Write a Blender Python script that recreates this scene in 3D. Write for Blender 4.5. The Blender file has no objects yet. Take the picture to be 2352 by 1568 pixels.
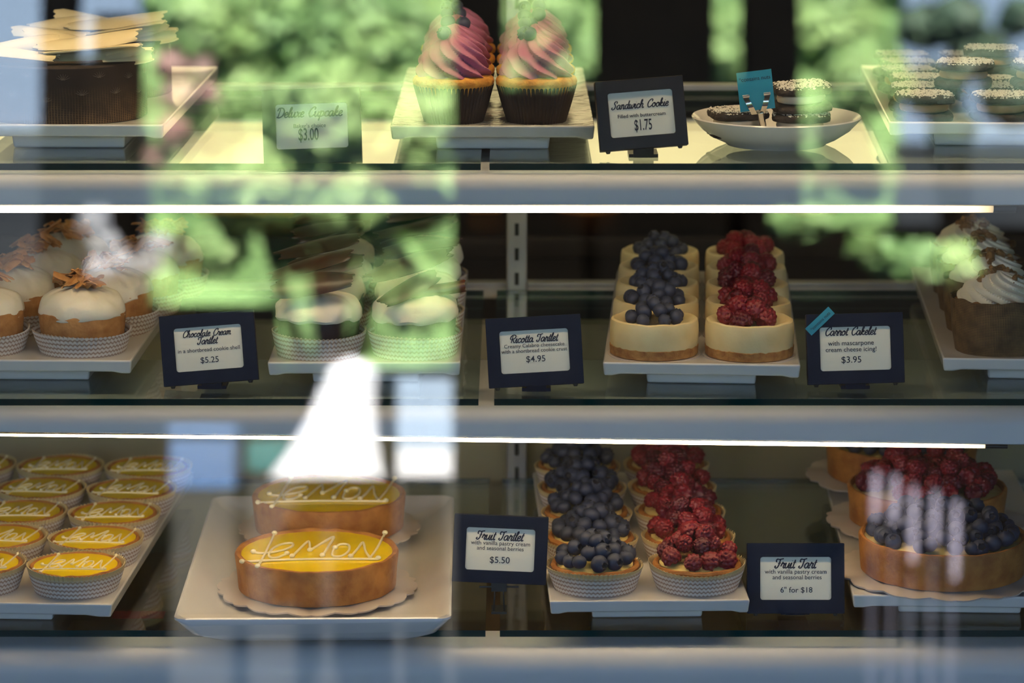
import bpy, bmesh, math, random
from mathutils import Vector, Matrix, noise, Euler

# ------------------------------------------------------------------ camera, sky, sun, exposure
sc = bpy.context.scene
COL = sc.collection
F, CX, CY = 6900.0, 1176.0, 784.0            # focal length in pixels of the 2352x1568 frame
PITCH = math.radians(12.06)
CAM = Vector((0, 0, 1.61))
cd = bpy.data.cameras.new('camera')
cam = bpy.data.objects.new('camera', cd)
COL.objects.link(cam)
cd.sensor_width = 36.0
cd.lens = F / 2352.0 * 36.0
cam.location = CAM
cam.rotation_euler = (math.pi / 2 - PITCH, 0, 0)
cd.dof.use_dof = True
cd.dof.focus_distance = 2.72
cd.dof.aperture_fstop = 5.2
cd.clip_end = 300
sc.camera = cam
sc.view_settings.view_transform = 'Standard'
sc.view_settings.look = 'None'
sc.view_settings.gamma = 1
sc.view_settings.use_curve_mapping = False
sc.view_settings.exposure = 0.0
sc.cycles.max_bounces = 8
sc.cycles.diffuse_bounces = 3
sc.cycles.glossy_bounces = 4
sc.cycles.transparent_max_bounces = 14
sc.cycles.caustics_reflective = False
sc.cycles.caustics_refractive = False
sc.cycles.sample_clamp_indirect = 90

SKY = 4.1
w = bpy.data.worlds.new('sky')
sc.world = w
w.use_nodes = True
nt = w.node_tree
bg = nt.nodes['Background']
tc = nt.nodes.new('ShaderNodeTexCoord')
sep = nt.nodes.new('ShaderNodeSeparateXYZ')
rmp = nt.nodes.new('ShaderNodeValToRGB')
nt.links.new(tc.outputs['Generated'], sep.inputs[0])
nt.links.new(sep.outputs['Z'], rmp.inputs[0])
rmp.color_ramp.elements[0].color = (0.58, 0.78, 1.06, 1)
rmp.color_ramp.elements[0].position = 0.16
rmp.color_ramp.elements[1].color = (0.09, 0.25, 0.74, 1)
rmp.color_ramp.elements[1].position = 0.38
nt.links.new(rmp.outputs[0], bg.inputs['Color'])
bg.inputs['Strength'].default_value = SKY

sl = bpy.data.lights.new('sun', 'SUN')
sl.energy = 72
sl.color = (1.0, 0.93, 0.8)
sl.angle = 0.01
sun = bpy.data.objects.new('sun', sl)
COL.objects.link(sun)
sun.rotation_euler = (math.radians(-42), math.radians(8), 0)   # from behind the shop, over its roof, onto the trees across the yard
sun.location = (0, 8, 12)

R = random.Random(7)
PI = math.pi

# ------------------------------------------------------------------ pixel <-> place
def ray(px, py):
    u, v = (px - CX) / F, (py - CY) / F
    fwd = Vector((0, math.cos(PITCH), -math.sin(PITCH)))
    up = Vector((0, math.sin(PITCH), math.cos(PITCH)))
    return (Vector((u, 0, 0)) + fwd - v * up).normalized()
def on_z(px, py, z):
    d = ray(px, py)
    return CAM + d * ((z - CAM.z) / d.z)
def on_y(px, py, y):
    d = ray(px, py)
    return CAM + d * (y / d.y)
TILT = math.radians(7.5)
G0 = Vector((0, 2.53, 0.795))
GN = Vector((0, -math.cos(TILT), math.sin(TILT)))
def mirror_pt(px, py, dist):
    """the place in the yard, DIST metres out from the pane, that the pane mirrors at a pixel"""
    d = ray(px, py)
    h = CAM + d * ((G0 - CAM).dot(GN) / d.dot(GN))
    r = d - 2 * d.dot(GN) * GN
    return h + r * ((-dist + 2.55 - h.y) / r.y)

# ------------------------------------------------------------------ materials
MATS = {}
def nodes(m):
    m.use_nodes = True
    n = m.node_tree
    return n, n.nodes['Principled BSDF']
def mat(name, col, rough=0.5, col2=None, scale=60, detail=4, bump=0.0, bscale=None, metal=0.0, sss=0.0, spec=0.5, coat=0.0, lo=0.35, hi=0.65):
    m = bpy.data.materials.new(name)
    n, p = nodes(m)
    p.inputs['Base Color'].default_value = (*col, 1)
    p.inputs['Roughness'].default_value = rough
    p.inputs['Metallic'].default_value = metal
    p.inputs['Specular IOR Level'].default_value = spec
    p.inputs['Coat Weight'].default_value = coat
    p.inputs['Coat Roughness'].default_value = 0.08
    if sss:
        p.inputs['Subsurface Weight'].default_value = sss
        p.inputs['Subsurface Radius'].default_value = (0.004, 0.002, 0.001)
    tcn = n.nodes.new('ShaderNodeTexCoord')
    if col2 is not None:
        nz = n.nodes.new('ShaderNodeTexNoise')
        nz.inputs['Scale'].default_value = scale
        nz.inputs['Detail'].default_value = detail
        n.links.new(tcn.outputs['Object'], nz.inputs['Vector'])
        rp = n.nodes.new('ShaderNodeValToRGB')
        rp.color_ramp.elements[0].color = (*col, 1)
        rp.color_ramp.elements[1].color = (*col2, 1)
        rp.color_ramp.elements[0].position = lo
        rp.color_ramp.elements[1].position = hi
        n.links.new(nz.outputs['Fac'], rp.inputs[0])
        n.links.new(rp.outputs[0], p.inputs['Base Color'])
    if bump:
        nb = n.nodes.new('ShaderNodeTexNoise')
        nb.inputs['Scale'].default_value = bscale or scale
        nb.inputs['Detail'].default_value = 5
        n.links.new(tcn.outputs['Object'], nb.inputs['Vector'])
        b = n.nodes.new('ShaderNodeBump')
        b.inputs['Strength'].default_value = bump
        b.inputs['Distance'].default_value = 0.002
        n.links.new(nb.outputs['Fac'], b.inputs['Height'])
        n.links.new(b.outputs[0], p.inputs['Normal'])
    return m

def glass_mat(name, r0, tint):
    m = bpy.data.materials.new(name)
    m.use_nodes = True
    n = m.node_tree
    n.nodes.clear()
    out = n.nodes.new('ShaderNodeOutputMaterial')
    mix = n.nodes.new('ShaderNodeMixShader')
    tr = n.nodes.new('ShaderNodeBsdfTransparent')
    tr.inputs[0].default_value = (*tint, 1)
    gl = n.nodes.new('ShaderNodeBsdfGlossy')
    gl.inputs['Roughness'].default_value = 0.0
    gl.inputs['Color'].default_value = (1, 1, 1, 1)
    lw = n.nodes.new('ShaderNodeLayerWeight')
    lw.inputs['Blend'].default_value = 0.5
    pw = n.nodes.new('ShaderNodeMath'); pw.operation = 'POWER'; pw.inputs[1].default_value = 5
    ma = n.nodes.new('ShaderNodeMath'); ma.operation = 'MULTIPLY_ADD'; ma.inputs[1].default_value = 1 - r0; ma.inputs[2].default_value = r0
    n.links.new(lw.outputs['Facing'], pw.inputs[0])
    n.links.new(pw.outputs[0], ma.inputs[0])
    n.links.new(ma.outputs[0], mix.inputs[0])
    n.links.new(tr.outputs[0], mix.inputs[1])
    n.links.new(gl.outputs[0], mix.inputs[2])
    n.links.new(mix.outputs[0], out.inputs[0])
    return m

def math_node(n, op, a, b=None, c=None):
    k = n.nodes.new('ShaderNodeMath'); k.operation = op
    for i, v in enumerate((a, b, c)):
        if v is None: continue
        if isinstance(v, (int, float)): k.inputs[i].default_value = v
        else: n.links.new(v, k.inputs[i])
    return k.outputs[0]
def paper_cup_mat(name, ground, line, grease, zfreq, nwave, z0, z1):
    """white baking paper with wavy brown lines and a butter-soaked top edge"""
    m = bpy.data.materials.new(name)
    n, p = nodes(m)
    t = n.nodes.new('ShaderNodeTexCoord')
    s = n.nodes.new('ShaderNodeSeparateXYZ')
    n.links.new(t.outputs['Object'], s.inputs[0])
    ang = math_node(n, 'ARCTAN2', s.outputs['Y'], s.outputs['X'])
    wv = math_node(n, 'SINE', math_node(n, 'MULTIPLY', ang, nwave))
    ph = math_node(n, 'MULTIPLY_ADD', s.outputs['Z'], zfreq, math_node(n, 'MULTIPLY', wv, 0.9))
    st = math_node(n, 'SINE', ph)
    k = math_node(n, 'MULTIPLY', math_node(n, 'GREATER_THAN', st, 0.25), 0.85)
    gr = n.nodes.new('ShaderNodeMapRange')
    n.links.new(s.outputs['Z'], gr.inputs[0])
    gr.inputs[1].default_value = z0; gr.inputs[2].default_value = z1
    a = n.nodes.new('ShaderNodeMix'); a.data_type = 'RGBA'
    a.inputs[6].default_value = (*ground, 1); a.inputs[7].default_value = (*line, 1)
    n.links.new(k, a.inputs[0])
    b = n.nodes.new('ShaderNodeMix'); b.data_type = 'RGBA'
    n.links.new(a.outputs[2], b.inputs[6]); b.inputs[7].default_value = (*grease, 1)
    n.links.new(gr.outputs[0], b.inputs[0])
    n.links.new(b.outputs[2], p.inputs['Base Color'])
    p.inputs['Roughness'].default_value = 0.7
    return m
def weave_mat(name, dark, light, f, zlo=None, zhi=None):
    """coarse woven threads"""
    m = bpy.data.materials.new(name)
    n, p = nodes(m)
    t = n.nodes.new('ShaderNodeTexCoord')
    s = n.nodes.new('ShaderNodeSeparateXYZ')
    n.links.new(t.outputs['Object'], s.inputs[0])
    ang = math_node(n, 'ARCTAN2', s.outputs['Y'], s.outputs['X'])
    nz = n.nodes.new('ShaderNodeTexNoise'); nz.inputs['Scale'].default_value = 90
    n.links.new(t.outputs['Object'], nz.inputs['Vector'])
    jit = math_node(n, 'MULTIPLY', nz.outputs['Fac'], 5.0)
    a = math_node(n, 'SINE', math_node(n, 'ADD', math_node(n, 'MULTIPLY', ang, f * 0.042), jit))
    b = math_node(n, 'SINE', math_node(n, 'ADD', math_node(n, 'MULTIPLY', s.outputs['Z'], f), jit))
    k = math_node(n, 'MAXIMUM', a, b)
    k = math_node(n, 'MULTIPLY', math_node(n, 'SUBTRACT', k, 0.1), 1.1)
    k = math_node(n, 'MULTIPLY', k, math_node(n, 'MULTIPLY_ADD', nz.outputs['Fac'], 1.6, -0.2))
    if zlo is not None:
        mr = n.nodes.new('ShaderNodeMapRange')
        n.links.new(s.outputs['Z'], mr.inputs[0])
        mr.inputs[1].default_value = zhi; mr.inputs[2].default_value = zlo
        k = math_node(n, 'MULTIPLY', k, mr.outputs[0])
    mx = n.nodes.new('ShaderNodeMix'); mx.data_type = 'RGBA'; mx.clamp_factor = True
    mx.inputs[6].default_value = (*dark, 1); mx.inputs[7].default_value = (*light, 1)
    n.links.new(k, mx.inputs[0])
    n.links.new(mx.outputs[2], p.inputs['Base Color'])
    p.inputs['Roughness'].default_value = 0.8
    return m
def emit_mat(name, col, strength, half):
    """a tube lamp, bright along its length and dimmer and warmer at its two ends"""
    m = bpy.data.materials.new(name)
    m.use_nodes = True
    n = m.node_tree
    n.nodes.clear()
    out = n.nodes.new('ShaderNodeOutputMaterial')
    e = n.nodes.new('ShaderNodeEmission')
    t = n.nodes.new('ShaderNodeTexCoord')
    s = n.nodes.new('ShaderNodeSeparateXYZ')
    n.links.new(t.outputs['Object'], s.inputs[0])
    ax = math_node(n, 'ABSOLUTE', s.outputs['X'])
    mr = n.nodes.new('ShaderNodeMapRange')
    n.links.new(ax, mr.inputs[0])
    mr.inputs[1].default_value = half - 0.12; mr.inputs[2].default_value = half
    mr.inputs[3].default_value = 1.0; mr.inputs[4].default_value = 0.05
    n.links.new(math_node(n, 'MULTIPLY', mr.outputs[0], strength), e.inputs['Strength'])
    e.inputs['Color'].default_value = (*col, 1)
    n.links.new(e.outputs[0], out.inputs[0])
    return m

WHITE_PORC = mat('porcelain', (0.72, 0.69, 0.66), 0.12, (0.66, 0.63, 0.6), 8, bump=0.08, bscale=25)
WAVY_PORC = mat('hammered_porcelain', (0.62, 0.58, 0.52), 0.1, (0.5, 0.46, 0.4), 20, bump=0.9, bscale=45)
PANEL = mat('white_enamel', (0.62, 0.62, 0.64), 0.4, (0.66, 0.66, 0.67), 6)
STEEL = mat('brushed_steel', (0.4, 0.4, 0.41), 0.4, (0.33, 0.33, 0.34), 30, metal=0.4)
CHROME = mat('chrome', (0.75, 0.72, 0.68), 0.12, metal=1.0)
DARKMETAL = mat('dark_metal', (0.03, 0.03, 0.03), 0.45)
BLACK = mat('slot_black', (0.006, 0.012, 0.01), 0.6)
GEDGE = mat('glass_edge_green', (0.004, 0.028, 0.022), 0.12)
GSHELF = glass_mat('shelf_glass', 0.04, (0.93, 0.985, 0.96))
GFRONT = glass_mat('front_glass', 0.072, (0.97, 0.985, 0.98))
NAVY = mat('navy_frame', (0.008, 0.012, 0.03), 0.45, (0.011, 0.016, 0.036), 40, spec=0.12)
BLACKFR = mat('black_frame', (0.012, 0.010, 0.009), 0.3, (0.02, 0.016, 0.013), 40, spec=0.3)
CARD = mat('card_paper', (0.87, 0.83, 0.70), 0.7, (0.83, 0.79, 0.66), 30)
INK = mat('ink', (0.015, 0.018, 0.04), 0.7)
INKSOFT = mat('grey_ink', (0.05, 0.05, 0.07), 0.7)
TAPE = mat('blue_tape', (0.02, 0.28, 0.42), 0.55, (0.015, 0.24, 0.37), 50)
CRUST = mat('golden_crust', (0.50, 0.21, 0.045), 0.62, (0.33, 0.115, 0.022), 55, 6, bump=0.5, bscale=220)
CRUST2 = mat('brown_crumb', (0.46, 0.22, 0.06), 0.75, (0.30, 0.12, 0.03), 130, 5, bump=0.9, bscale=260)
SHELLGOLD = mat('cookie_shell', (0.52, 0.25, 0.08), 0.7, (0.36, 0.15, 0.04), 90, 5, bump=0.6, bscale=180)
CHEESE = mat('cheesecake', (0.80, 0.66, 0.36), 0.5, (0.74, 0.56, 0.27), 35, 5, bump=0.25, bscale=120, sss=0.15)
CREAM = mat('whipped_cream', (0.84, 0.78, 0.64), 0.5, (0.80, 0.73, 0.58), 40, 4, bump=0.35, bscale=110, sss=0.1)
CUSTARD = mat('pastry_cream', (0.82, 0.64, 0.25), 0.4, (0.78, 0.58, 0.2), 60, bump=0.3)
LEMON = mat('lemon_curd', (0.90, 0.66, 0.010), 0.10, (0.86, 0.58, 0.006), 22, 3, coat=0.15, sss=0.1, spec=0.25)
ICING = mat('white_icing', (0.90, 0.80, 0.50), 0.3)
CHOC = mat('dark_chocolate', (0.035, 0.014, 0.008), 0.35, (0.05, 0.02, 0.011), 60, bump=0.15, bscale=150)
CHOCSHELL = mat('chocolate_shell', (0.025, 0.011, 0.008), 0.55, (0.04, 0.017, 0.011), 120, bump=0.3, bscale=250)
CHOCRED = mat('milk_chocolate', (0.10, 0.03, 0.012), 0.3, (0.06, 0.02, 0.01), 40)
FERN = mat('cocoa_butter_print', (0.22, 0.17, 0.12), 0.5, (0.16, 0.12, 0.09), 60)
WHITECHOC = mat('white_chocolate', (0.78, 0.66, 0.40), 0.45, (0.72, 0.58, 0.32), 40, bump=0.1)
CARAMEL = mat('toasted_flake', (0.42, 0.17, 0.045), 0.5, (0.62, 0.33, 0.12), 120)
WALNUT = mat('walnut', (0.28, 0.15, 0.05), 0.6, (0.15, 0.07, 0.02), 160, bump=0.5)
BLUEB = mat('blueberry', (0.011, 0.015, 0.034), 0.5, (0.07, 0.085, 0.15), 110, 5, bump=0.15, bscale=300, lo=0.38, hi=0.72)
BLUECROWN = mat('blueberry_crown', (0.012, 0.012, 0.02), 0.7)
RASP = mat('raspberry', (0.15, 0.005, 0.013), 0.42, (0.25, 0.013, 0.023), 90, 4, sss=0.2, bump=0.1)
RASPDARK = mat('raspberry_dark', (0.07, 0.003, 0.010), 0.45, (0.13, 0.006, 0.018), 90, 4, sss=0.15, bump=0.1)
PINK = mat('berry_buttercream', (0.44, 0.15, 0.24), 0.5, (0.38, 0.12, 0.21), 60, 4, bump=0.15, bscale=140, sss=0.1)
SPONGE = mat('yellow_sponge', (0.72, 0.34, 0.045), 0.75, (0.56, 0.22, 0.025), 130, 5, bump=0.8, bscale=300)
DARKCUP = mat('brown_cup_paper', (0.022, 0.008, 0.006), 0.55, (0.014, 0.005, 0.004), 70)
BOARD = mat('cake_board', (0.62, 0.54, 0.48), 0.6, (0.58, 0.5, 0.44), 30)
COOKIE = mat('chocolate_cookie', (0.016, 0.010, 0.008), 0.7, (0.03, 0.018, 0.014), 160, bump=0.9, bscale=220)
COCONUT = mat('coconut_flakes', (0.72, 0.68, 0.60), 0.7)
BUTTERC = mat('buttercream', (0.76, 0.66, 0.50), 0.5, (0.68, 0.56, 0.4), 60, bump=0.2)
PEANUT = mat('caramel_cream', (0.52, 0.33, 0.14), 0.5, (0.45, 0.27, 0.1), 60, bump=0.2)
PAPERCUP = paper_cup_mat('paper_cup', (0.66, 0.60, 0.55), (0.33, 0.21, 0.15), (0.58, 0.44, 0.21), 1500, 64, 0.0165, 0.0205)
PAPERTALL = paper_cup_mat('paper_cup_tall', (0.66, 0.60, 0.55), (0.33, 0.21, 0.15), (0.6, 0.48, 0.27), 1500, 64, 0.0205, 0.025)
BURLAP = weave_mat('burlap_wrap', (0.05, 0.024, 0.010), (0.34, 0.20, 0.075), 4200)
CAKESIDE = weave_mat('printed_chocolate', (0.018, 0.009, 0.006), (0.20, 0.115, 0.05), 4200, 0.004, 0.036)
WOOD = mat('dark_wood', (0.035, 0.02, 0.012), 0.5, (0.02, 0.011, 0.007), 12)
OLIVE = mat('beige_panel', (0.42, 0.38, 0.26), 0.5, (0.38, 0.35, 0.24), 4)
KRAFT = mat('kraft_paper', (0.30, 0.17, 0.07), 0.75, (0.24, 0.13, 0.05), 25)
REDTAG = mat('red_print', (0.5, 0.03, 0.03), 0.6)

# ------------------------------------------------------------------ mesh helpers
class MB:
    def __init__(s):
        s.v, s.f, s.m = [], [], []
    def add(s, verts, faces, mi=0):
        o = len(s.v)
        s.v += [Vector(p) for p in verts]
        s.f += [tuple(i + o for i in f) for f in faces]
        s.m += [mi] * len(faces)
        return s
    def box(s, x0, x1, y0, y1, z0, z1, mi=0):
        v = [(x, y, z) for z in (z0, z1) for y in (y0, y1) for x in (x0, x1)]
        return s.add(v, [(0, 2, 3, 1), (4, 5, 7, 6), (0, 1, 5, 4), (2, 6, 7, 3), (0, 4, 6, 2), (1, 3, 7, 5)], mi)
    def lathe(s, prof, n=48, fn=None, mi=0, close=True):
        """prof: (r, z) from bottom to top; fn(r, z, angle, i) -> (r, z)"""
        vs, fs = [], []
        for i, (r, z) in enumerate(prof):
            for k in range(n):
                a = 2 * PI * k / n
                rr, zz = fn(r, z, a, i) if fn else (r, z)
                vs.append((rr * math.cos(a), rr * math.sin(a), zz))
        for i in range(len(prof) - 1):
            for k in range(n):
                k2 = (k + 1) % n
                fs.append((i * n + k, i * n + k2, (i + 1) * n + k2, (i + 1) * n + k))
        if close:
            fs.append(tuple(reversed(range(n))))
            b = (len(prof) - 1) * n
            fs.append(tuple(b + k for k in range(n)))
        return s.add(vs, fs, mi)
    def tube(s, pts, r, n=8, mi=0):
        pts = [Vector(p) for p in pts]
        vs, fs = [], []
        up = Vector((0, 0, 1))
        for i, p in enumerate(pts):
            t = (pts[min(i + 1, len(pts) - 1)] - pts[max(i - 1, 0)]).normalized()
            a = t.cross(up)
            if a.length < 1e-3: a = t.cross(Vector((0, 1, 0)))
            a.normalize(); b = a.cross(t)
            rr = r[i] if isinstance(r, (list, tuple)) else r
            for k in range(n):
                q = 2 * PI * k / n
                vs.append(p + (a * math.cos(q) + b * math.sin(q)) * rr)
        for i in range(len(pts) - 1):
            for k in range(n):
                k2 = (k + 1) % n
                fs.append((i * n + k, i * n + k2, (i + 1) * n + k2, (i + 1) * n + k))
        fs.append(tuple(reversed(range(n))))
        fs.append(tuple((len(pts) - 1) * n + k for k in range(n)))
        return s.add(vs, fs, mi)
    def sheet(s, nu, nv, fn, th, mi=0):
        """a thin bent sheet: fn(u, v) in 0..1 -> point; given thickness TH along its normal"""
        P = [[Vector(fn(i / nu, j / nv)) for j in range(nv + 1)] for i in range(nu + 1)]
        top, bot = [], []
        for i in range(nu + 1):
            for j in range(nv + 1):
                du = P[min(i + 1, nu)][j] - P[max(i - 1, 0)][j]
                dv = P[i][min(j + 1, nv)] - P[i][max(j - 1, 0)]
                n = du.cross(dv)
                n = n.normalized() if n.length > 1e-12 else Vector((0, 0, 1))
                top.append(P[i][j] + n * th / 2); bot.append(P[i][j] - n * th / 2)
        W = nv + 1
        N = len(top)
        fs = []
        for i in range(nu):
            for j in range(nv):
                a, b, c, d = i * W + j, (i + 1) * W + j, (i + 1) * W + j + 1, i * W + j + 1
                fs.append((a, b, c, d)); fs.append((N + d, N + c, N + b, N + a))
        ring = [i * W for i in range(nu)] + [nu * W + j for j in range(nv)] + [i * W + nv for i in range(nu, 0, -1)] + [j for j in range(nv, 0, -1)]
        for k in range(len(ring)):
            a, b = ring[k], ring[(k + 1) % len(ring)]
            fs.append((b, a, N + a, N + b))
        return s.add(top + bot, fs, mi)
    def move(s, M):
        s.v = [M @ p for p in s.v]
        return s
    def mesh(s, name, mats, smooth=True):
        me = bpy.data.meshes.new(name)
        me.from_pydata([tuple(p) for p in s.v], [], s.f)
        for m in (mats if isinstance(mats, (list, tuple)) else [mats]):
            me.materials.append(m)
        me.polygons.foreach_set('material_index', s.m)
        if smooth:
            me.polygons.foreach_set('use_smooth', [True] * len(s.f))
            try: me.set_sharp_from_angle(angle=math.radians(40))
            except Exception: pass
        me.update()
        return me
    def build(s, name, mats, parent=None, smooth=True, bevel=0):
        o = bpy.data.objects.new(name, s.mesh(name, mats, smooth))
        COL.objects.link(o)
        if parent: o.parent = parent
        if bevel:
            b = o.modifiers.new('bevel', 'BEVEL')
            b.width = bevel; b.segments = 3; b.limit_method = 'ANGLE'; b.angle_limit = math.radians(40)
        return o

def tag(o, label=None, cat=None, group=None, kind=None):
    if label: o['label'] = label
    if cat: o['category'] = cat
    if group: o['group'] = group
    if kind: o['kind'] = kind
    return o
def thing(name, label, cat, loc=(0, 0, 0), rz=0, group=None):
    o = bpy.data.objects.new(name, None)
    COL.objects.link(o)
    o.empty_display_size = 0.02
    o.location = loc
    o.rotation_euler = (0, 0, rz)
    return tag(o, label, cat, group)
def link_mesh(name, me, parent, loc, rot=(0, 0, 0), scale=1.0):
    o = bpy.data.objects.new(name, me)
    COL.objects.link(o)
    o.parent = parent
    o.location = loc
    o.rotation_euler = rot
    o.scale = (scale,) * 3 if isinstance(scale, (int, float)) else scale
    return o
def kids(o):
    return list(o.children)
def dup(root, loc, rz, label, group=None):
    c = root.copy(); COL.objects.link(c)
    c.location = loc; c.rotation_euler = (0, 0, rz)
    c['label'] = label
    if group: c['group'] = group
    for ch in kids(root):
        k = ch.copy(); COL.objects.link(k); k.parent = c
        for g in kids(ch):
            q = g.copy(); COL.objects.link(q); q.parent = k
    return c
def struct(name, mb, m, smooth=False):
    return tag(mb.build(name, m, None, smooth), kind='structure')
def smooth_path(pts, n=6):
    """Catmull-Rom through the points"""
    P = [Vector(p) for p in pts]
    if len(P) < 3: return P
    out = []
    for i in range(len(P) - 1):
        a, b, c, d = P[max(i - 1, 0)], P[i], P[i + 1], P[min(i + 2, len(P) - 1)]
        for k in range(n):
            t = k / n
            out.append(0.5 * ((2 * b) + (c - a) * t + (2 * a - 5 * b + 4 * c - d) * t * t + (3 * b - a - 3 * c + d) * t ** 3))
    out.append(P[-1])
    return out

# ------------------------------------------------------------------ the shelves
ZT, ZM, ZB = 1.212, 1.000, 0.795
YT, YM, YB = 2.61, 2.61, 2.577
YR = 3.114
GT = 0.006

# setting: floor, walls, ceiling and the yard outside
struct('floor', MB().box(-4, 4, -1.2, 6, -0.05, 0), WOOD)
struct('ceiling', MB().box(-4, 4, -1.6, 6, 2.75, 2.9), WOOD)
struct('wall_back', MB().box(-4, 4, 6, 6.15, 0, 2.9), WOOD)
struct('wall_left', MB().box(-4.15, -4, -1.2, 6.15, 0, 2.9), WOOD)
struct('wall_right', MB().box(4, 4.15, -1.2, 6.15, 0, 2.9), WOOD)
struct('roof', MB().box(-9, 9, -1.9, 8, 2.9, 3.1), WOOD)  # unseen; carried out past the front to hold off sun and sky
aw = thing('skyshade', 'added unseen awning hanging over the shop front', 'skyshade', (0, -1.63, 2.68))  # out of view, added to cut the skylight reaching the case
MB().sheet(4, 24, lambda u, v: (9 * (2 * v - 1), -0.4 * u, 0.05 - 0.10 * u), 0.02).build('canvas', WOOD, aw, False)
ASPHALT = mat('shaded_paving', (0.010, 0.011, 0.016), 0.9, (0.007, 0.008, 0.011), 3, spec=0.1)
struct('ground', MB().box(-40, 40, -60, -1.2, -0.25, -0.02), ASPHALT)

# front pane of the case, leaning back
gp = MB()
ux = Vector((0, math.sin(TILT), math.cos(TILT)))
for s_ in (0,):
    a, b = G0 + ux * -0.35, G0 + ux * 0.95
    t_ = GN * 0.004
    vs = []
    for off in (t_, -t_):
        for x in (-1.15, 1.15):
            for q in (a, b):
                vs.append((x, q.y + off.y, q.z + off.z))
    gp.add(vs, [(0, 1, 3, 2), (4, 6, 7, 5), (0, 4, 5, 1), (2, 3, 7, 6), (0, 2, 6, 4), (1, 5, 7, 3)])
pane = gp.build('window_1', GFRONT, None, False)
tag(pane, 'leaning clear glass front of the pastry case', None, None, 'structure')

case = thing('display_case', 'white enamelled pastry display case with three lit shelf fronts', 'display case', (0, 2.9, 0))
def in_case(mb, name, m, smooth=True, bevel=0):
    mb.move(Matrix.Translation((0, -2.9, 0)))
    return mb.build(name, m, case, smooth, bevel)
def profile_x(prof, x0, x1):
    """a bar of constant (y, z) outline from x0 to x1"""
    n = len(prof)
    mb = MB()
    mb.add([(x0, y, z) for y, z in prof] + [(x1, y, z) for y, z in prof],
           [(i, (i + 1) % n, n + (i + 1) % n, n + i) for i in range(n)] + [tuple(reversed(range(n))), tuple(range(n, 2 * n))])
    return mb
def fascia_profile(y0, ztop, h, depth, rad=0.012):
    """front rises, rounds over and runs back under the glass as a shallow tray"""
    p = [(y0 - 0.006, ztop - h), (y0 - 0.012, ztop - h + 0.002), (y0 - 0.0115, ztop - h + 0.006)]
    for k in range(9):
        a = PI / 2 * k / 8
        p.append((y0 + 0.012 - 0.022 * math.cos(a), ztop - (h - 0.010) * (1 - math.sin(a))))
    p += [(y0 + depth, ztop), (y0 + depth, ztop - 0.008), (y0 + 0.03, ztop - 0.008), (y0 + 0.03, ztop - h)]
    return p
SAG = 0.0127                                   # the middle front hangs a little lower on one side
for (yy, zz, dep, hh, sg) in ((YT, ZT, 0.26, 0.0285, 0), (YM, ZM, 0.2, 0.0265, SAG)):
    fb_ = profile_x(fascia_profile(yy - 0.004, zz - 0.0075, hh, dep), -1.0, 1.0)
    fb_.v = [Vector((p.x, p.y, p.z - (sg * p.x if p.z < zz - 0.0075 - 0.018 else 0))) for p in fb_.v]
    in_case(fb_, 'shelf_front', PANEL)
base = [(2.56, 0.02), (2.556, 0.60)]
for k in range(9):
    a = PI / 2 * k / 8
    base.append((2.556 + 0.024 * (1 - math.cos(a)), 0.757 + 0.024 * math.sin(a)))
base += [(2.62, 0.781), (2.62, 0.76), (2.60, 0.70), (2.60, 0.02)]
in_case(profile_x(base, -1.1, 1.1), 'base_panel', PANEL)
in_case(MB().box(-1.1, 1.1, 2.6, 3.16, 0.66, 0.70), 'deck', KRAFT)
in_case(MB().box(-1.1, 1.1, 3.155, 3.18, 0.02, 0.955), 'rear_panel', OLIVE, False)
in_case(MB().box(-1.12, -1.0, 2.56, 3.18, 0.0, 1.5), 'side_panel', PANEL, False)
in_case(MB().box(1.0, 1.12, 2.56, 3.18, 0.0, 1.5), 'side_panel', PANEL, False)
in_case(MB().box(-1.1, 1.1, 2.66, 3.56, 1.475, 1.5), 'top_panel', PANEL, False)
for zz in (ZT, ZM):
    in_case(MB().box(-1.0, 1.0, 3.146, 3.165, zz - 0.016, zz + 0.002), 'rear_rail', STEEL, False, 0.002)
st = MB()
sx = on_y(1187, 600, 3.12).x
st.box(sx - 0.011, sx + 0.011, 3.118, 3.14, 0.70, 1.475)
o = in_case(st, 'slotted_upright', STEEL, False, 0.002)
sl_ = MB()
for k in range(28):
    z = 0.74 + k * 0.0265
    sl_.box(sx - 0.0022, sx + 0.0022, 3.1165, 3.1185, z, z + 0.013)
sl_.move(Matrix.Translation((0, -2.9, 0)))
sl_.build('slot', BLACK, o, False)
for zz in (ZT, ZM, ZB):
    br = profile_x([(3.118, zz - 0.045), (3.118, zz - 0.010), (2.87, zz - 0.010), (2.87, zz - 0.016)], sx - 0.004, sx + 0.004)
    in_case(br, 'shelf_bracket', STEEL, False)

# tube lamps
def lamp(y, z, r, x0, x1, strength, name, label):
    half = (x1 - x0) / 2
    root = thing('tube_lamp', label, 'lamp', ((x0 + x1) / 2, y, z), 0, 'tube lamps under the shelf fronts')
    MB().tube([(-half, 0, 0), (half, 0, 0)], r, 16).build('tube', emit_mat(name, (1.0, 0.74, 0.42), strength, half), root)
    for sgn in (-1, 1):
        MB().tube([(sgn * half, 0, 0), (sgn * (half + 0.02), 0, 0)], r * 1.05, 16).build('end_cap', DARKMETAL, root)
    return root
LX0 = -0.56
lamp(2.616, 1.1712, 0.0039, LX0, on_y(2280, 471, 2.618).x, 17, 'tube_glow_upper', 'bright white tube lamp under the upper shelf front, above the cheesecakes')
lm = lamp(2.616, 0.9605, 0.0019, LX0, on_y(2262, 1018, 2.618).x, 45, 'tube_glow_lower', 'thin bright tube lamp under the middle shelf front, above the lemon tarts')
lm.rotation_euler.y = math.atan(SAG); lm.location.z -= SAG * lm.location.x
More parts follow.
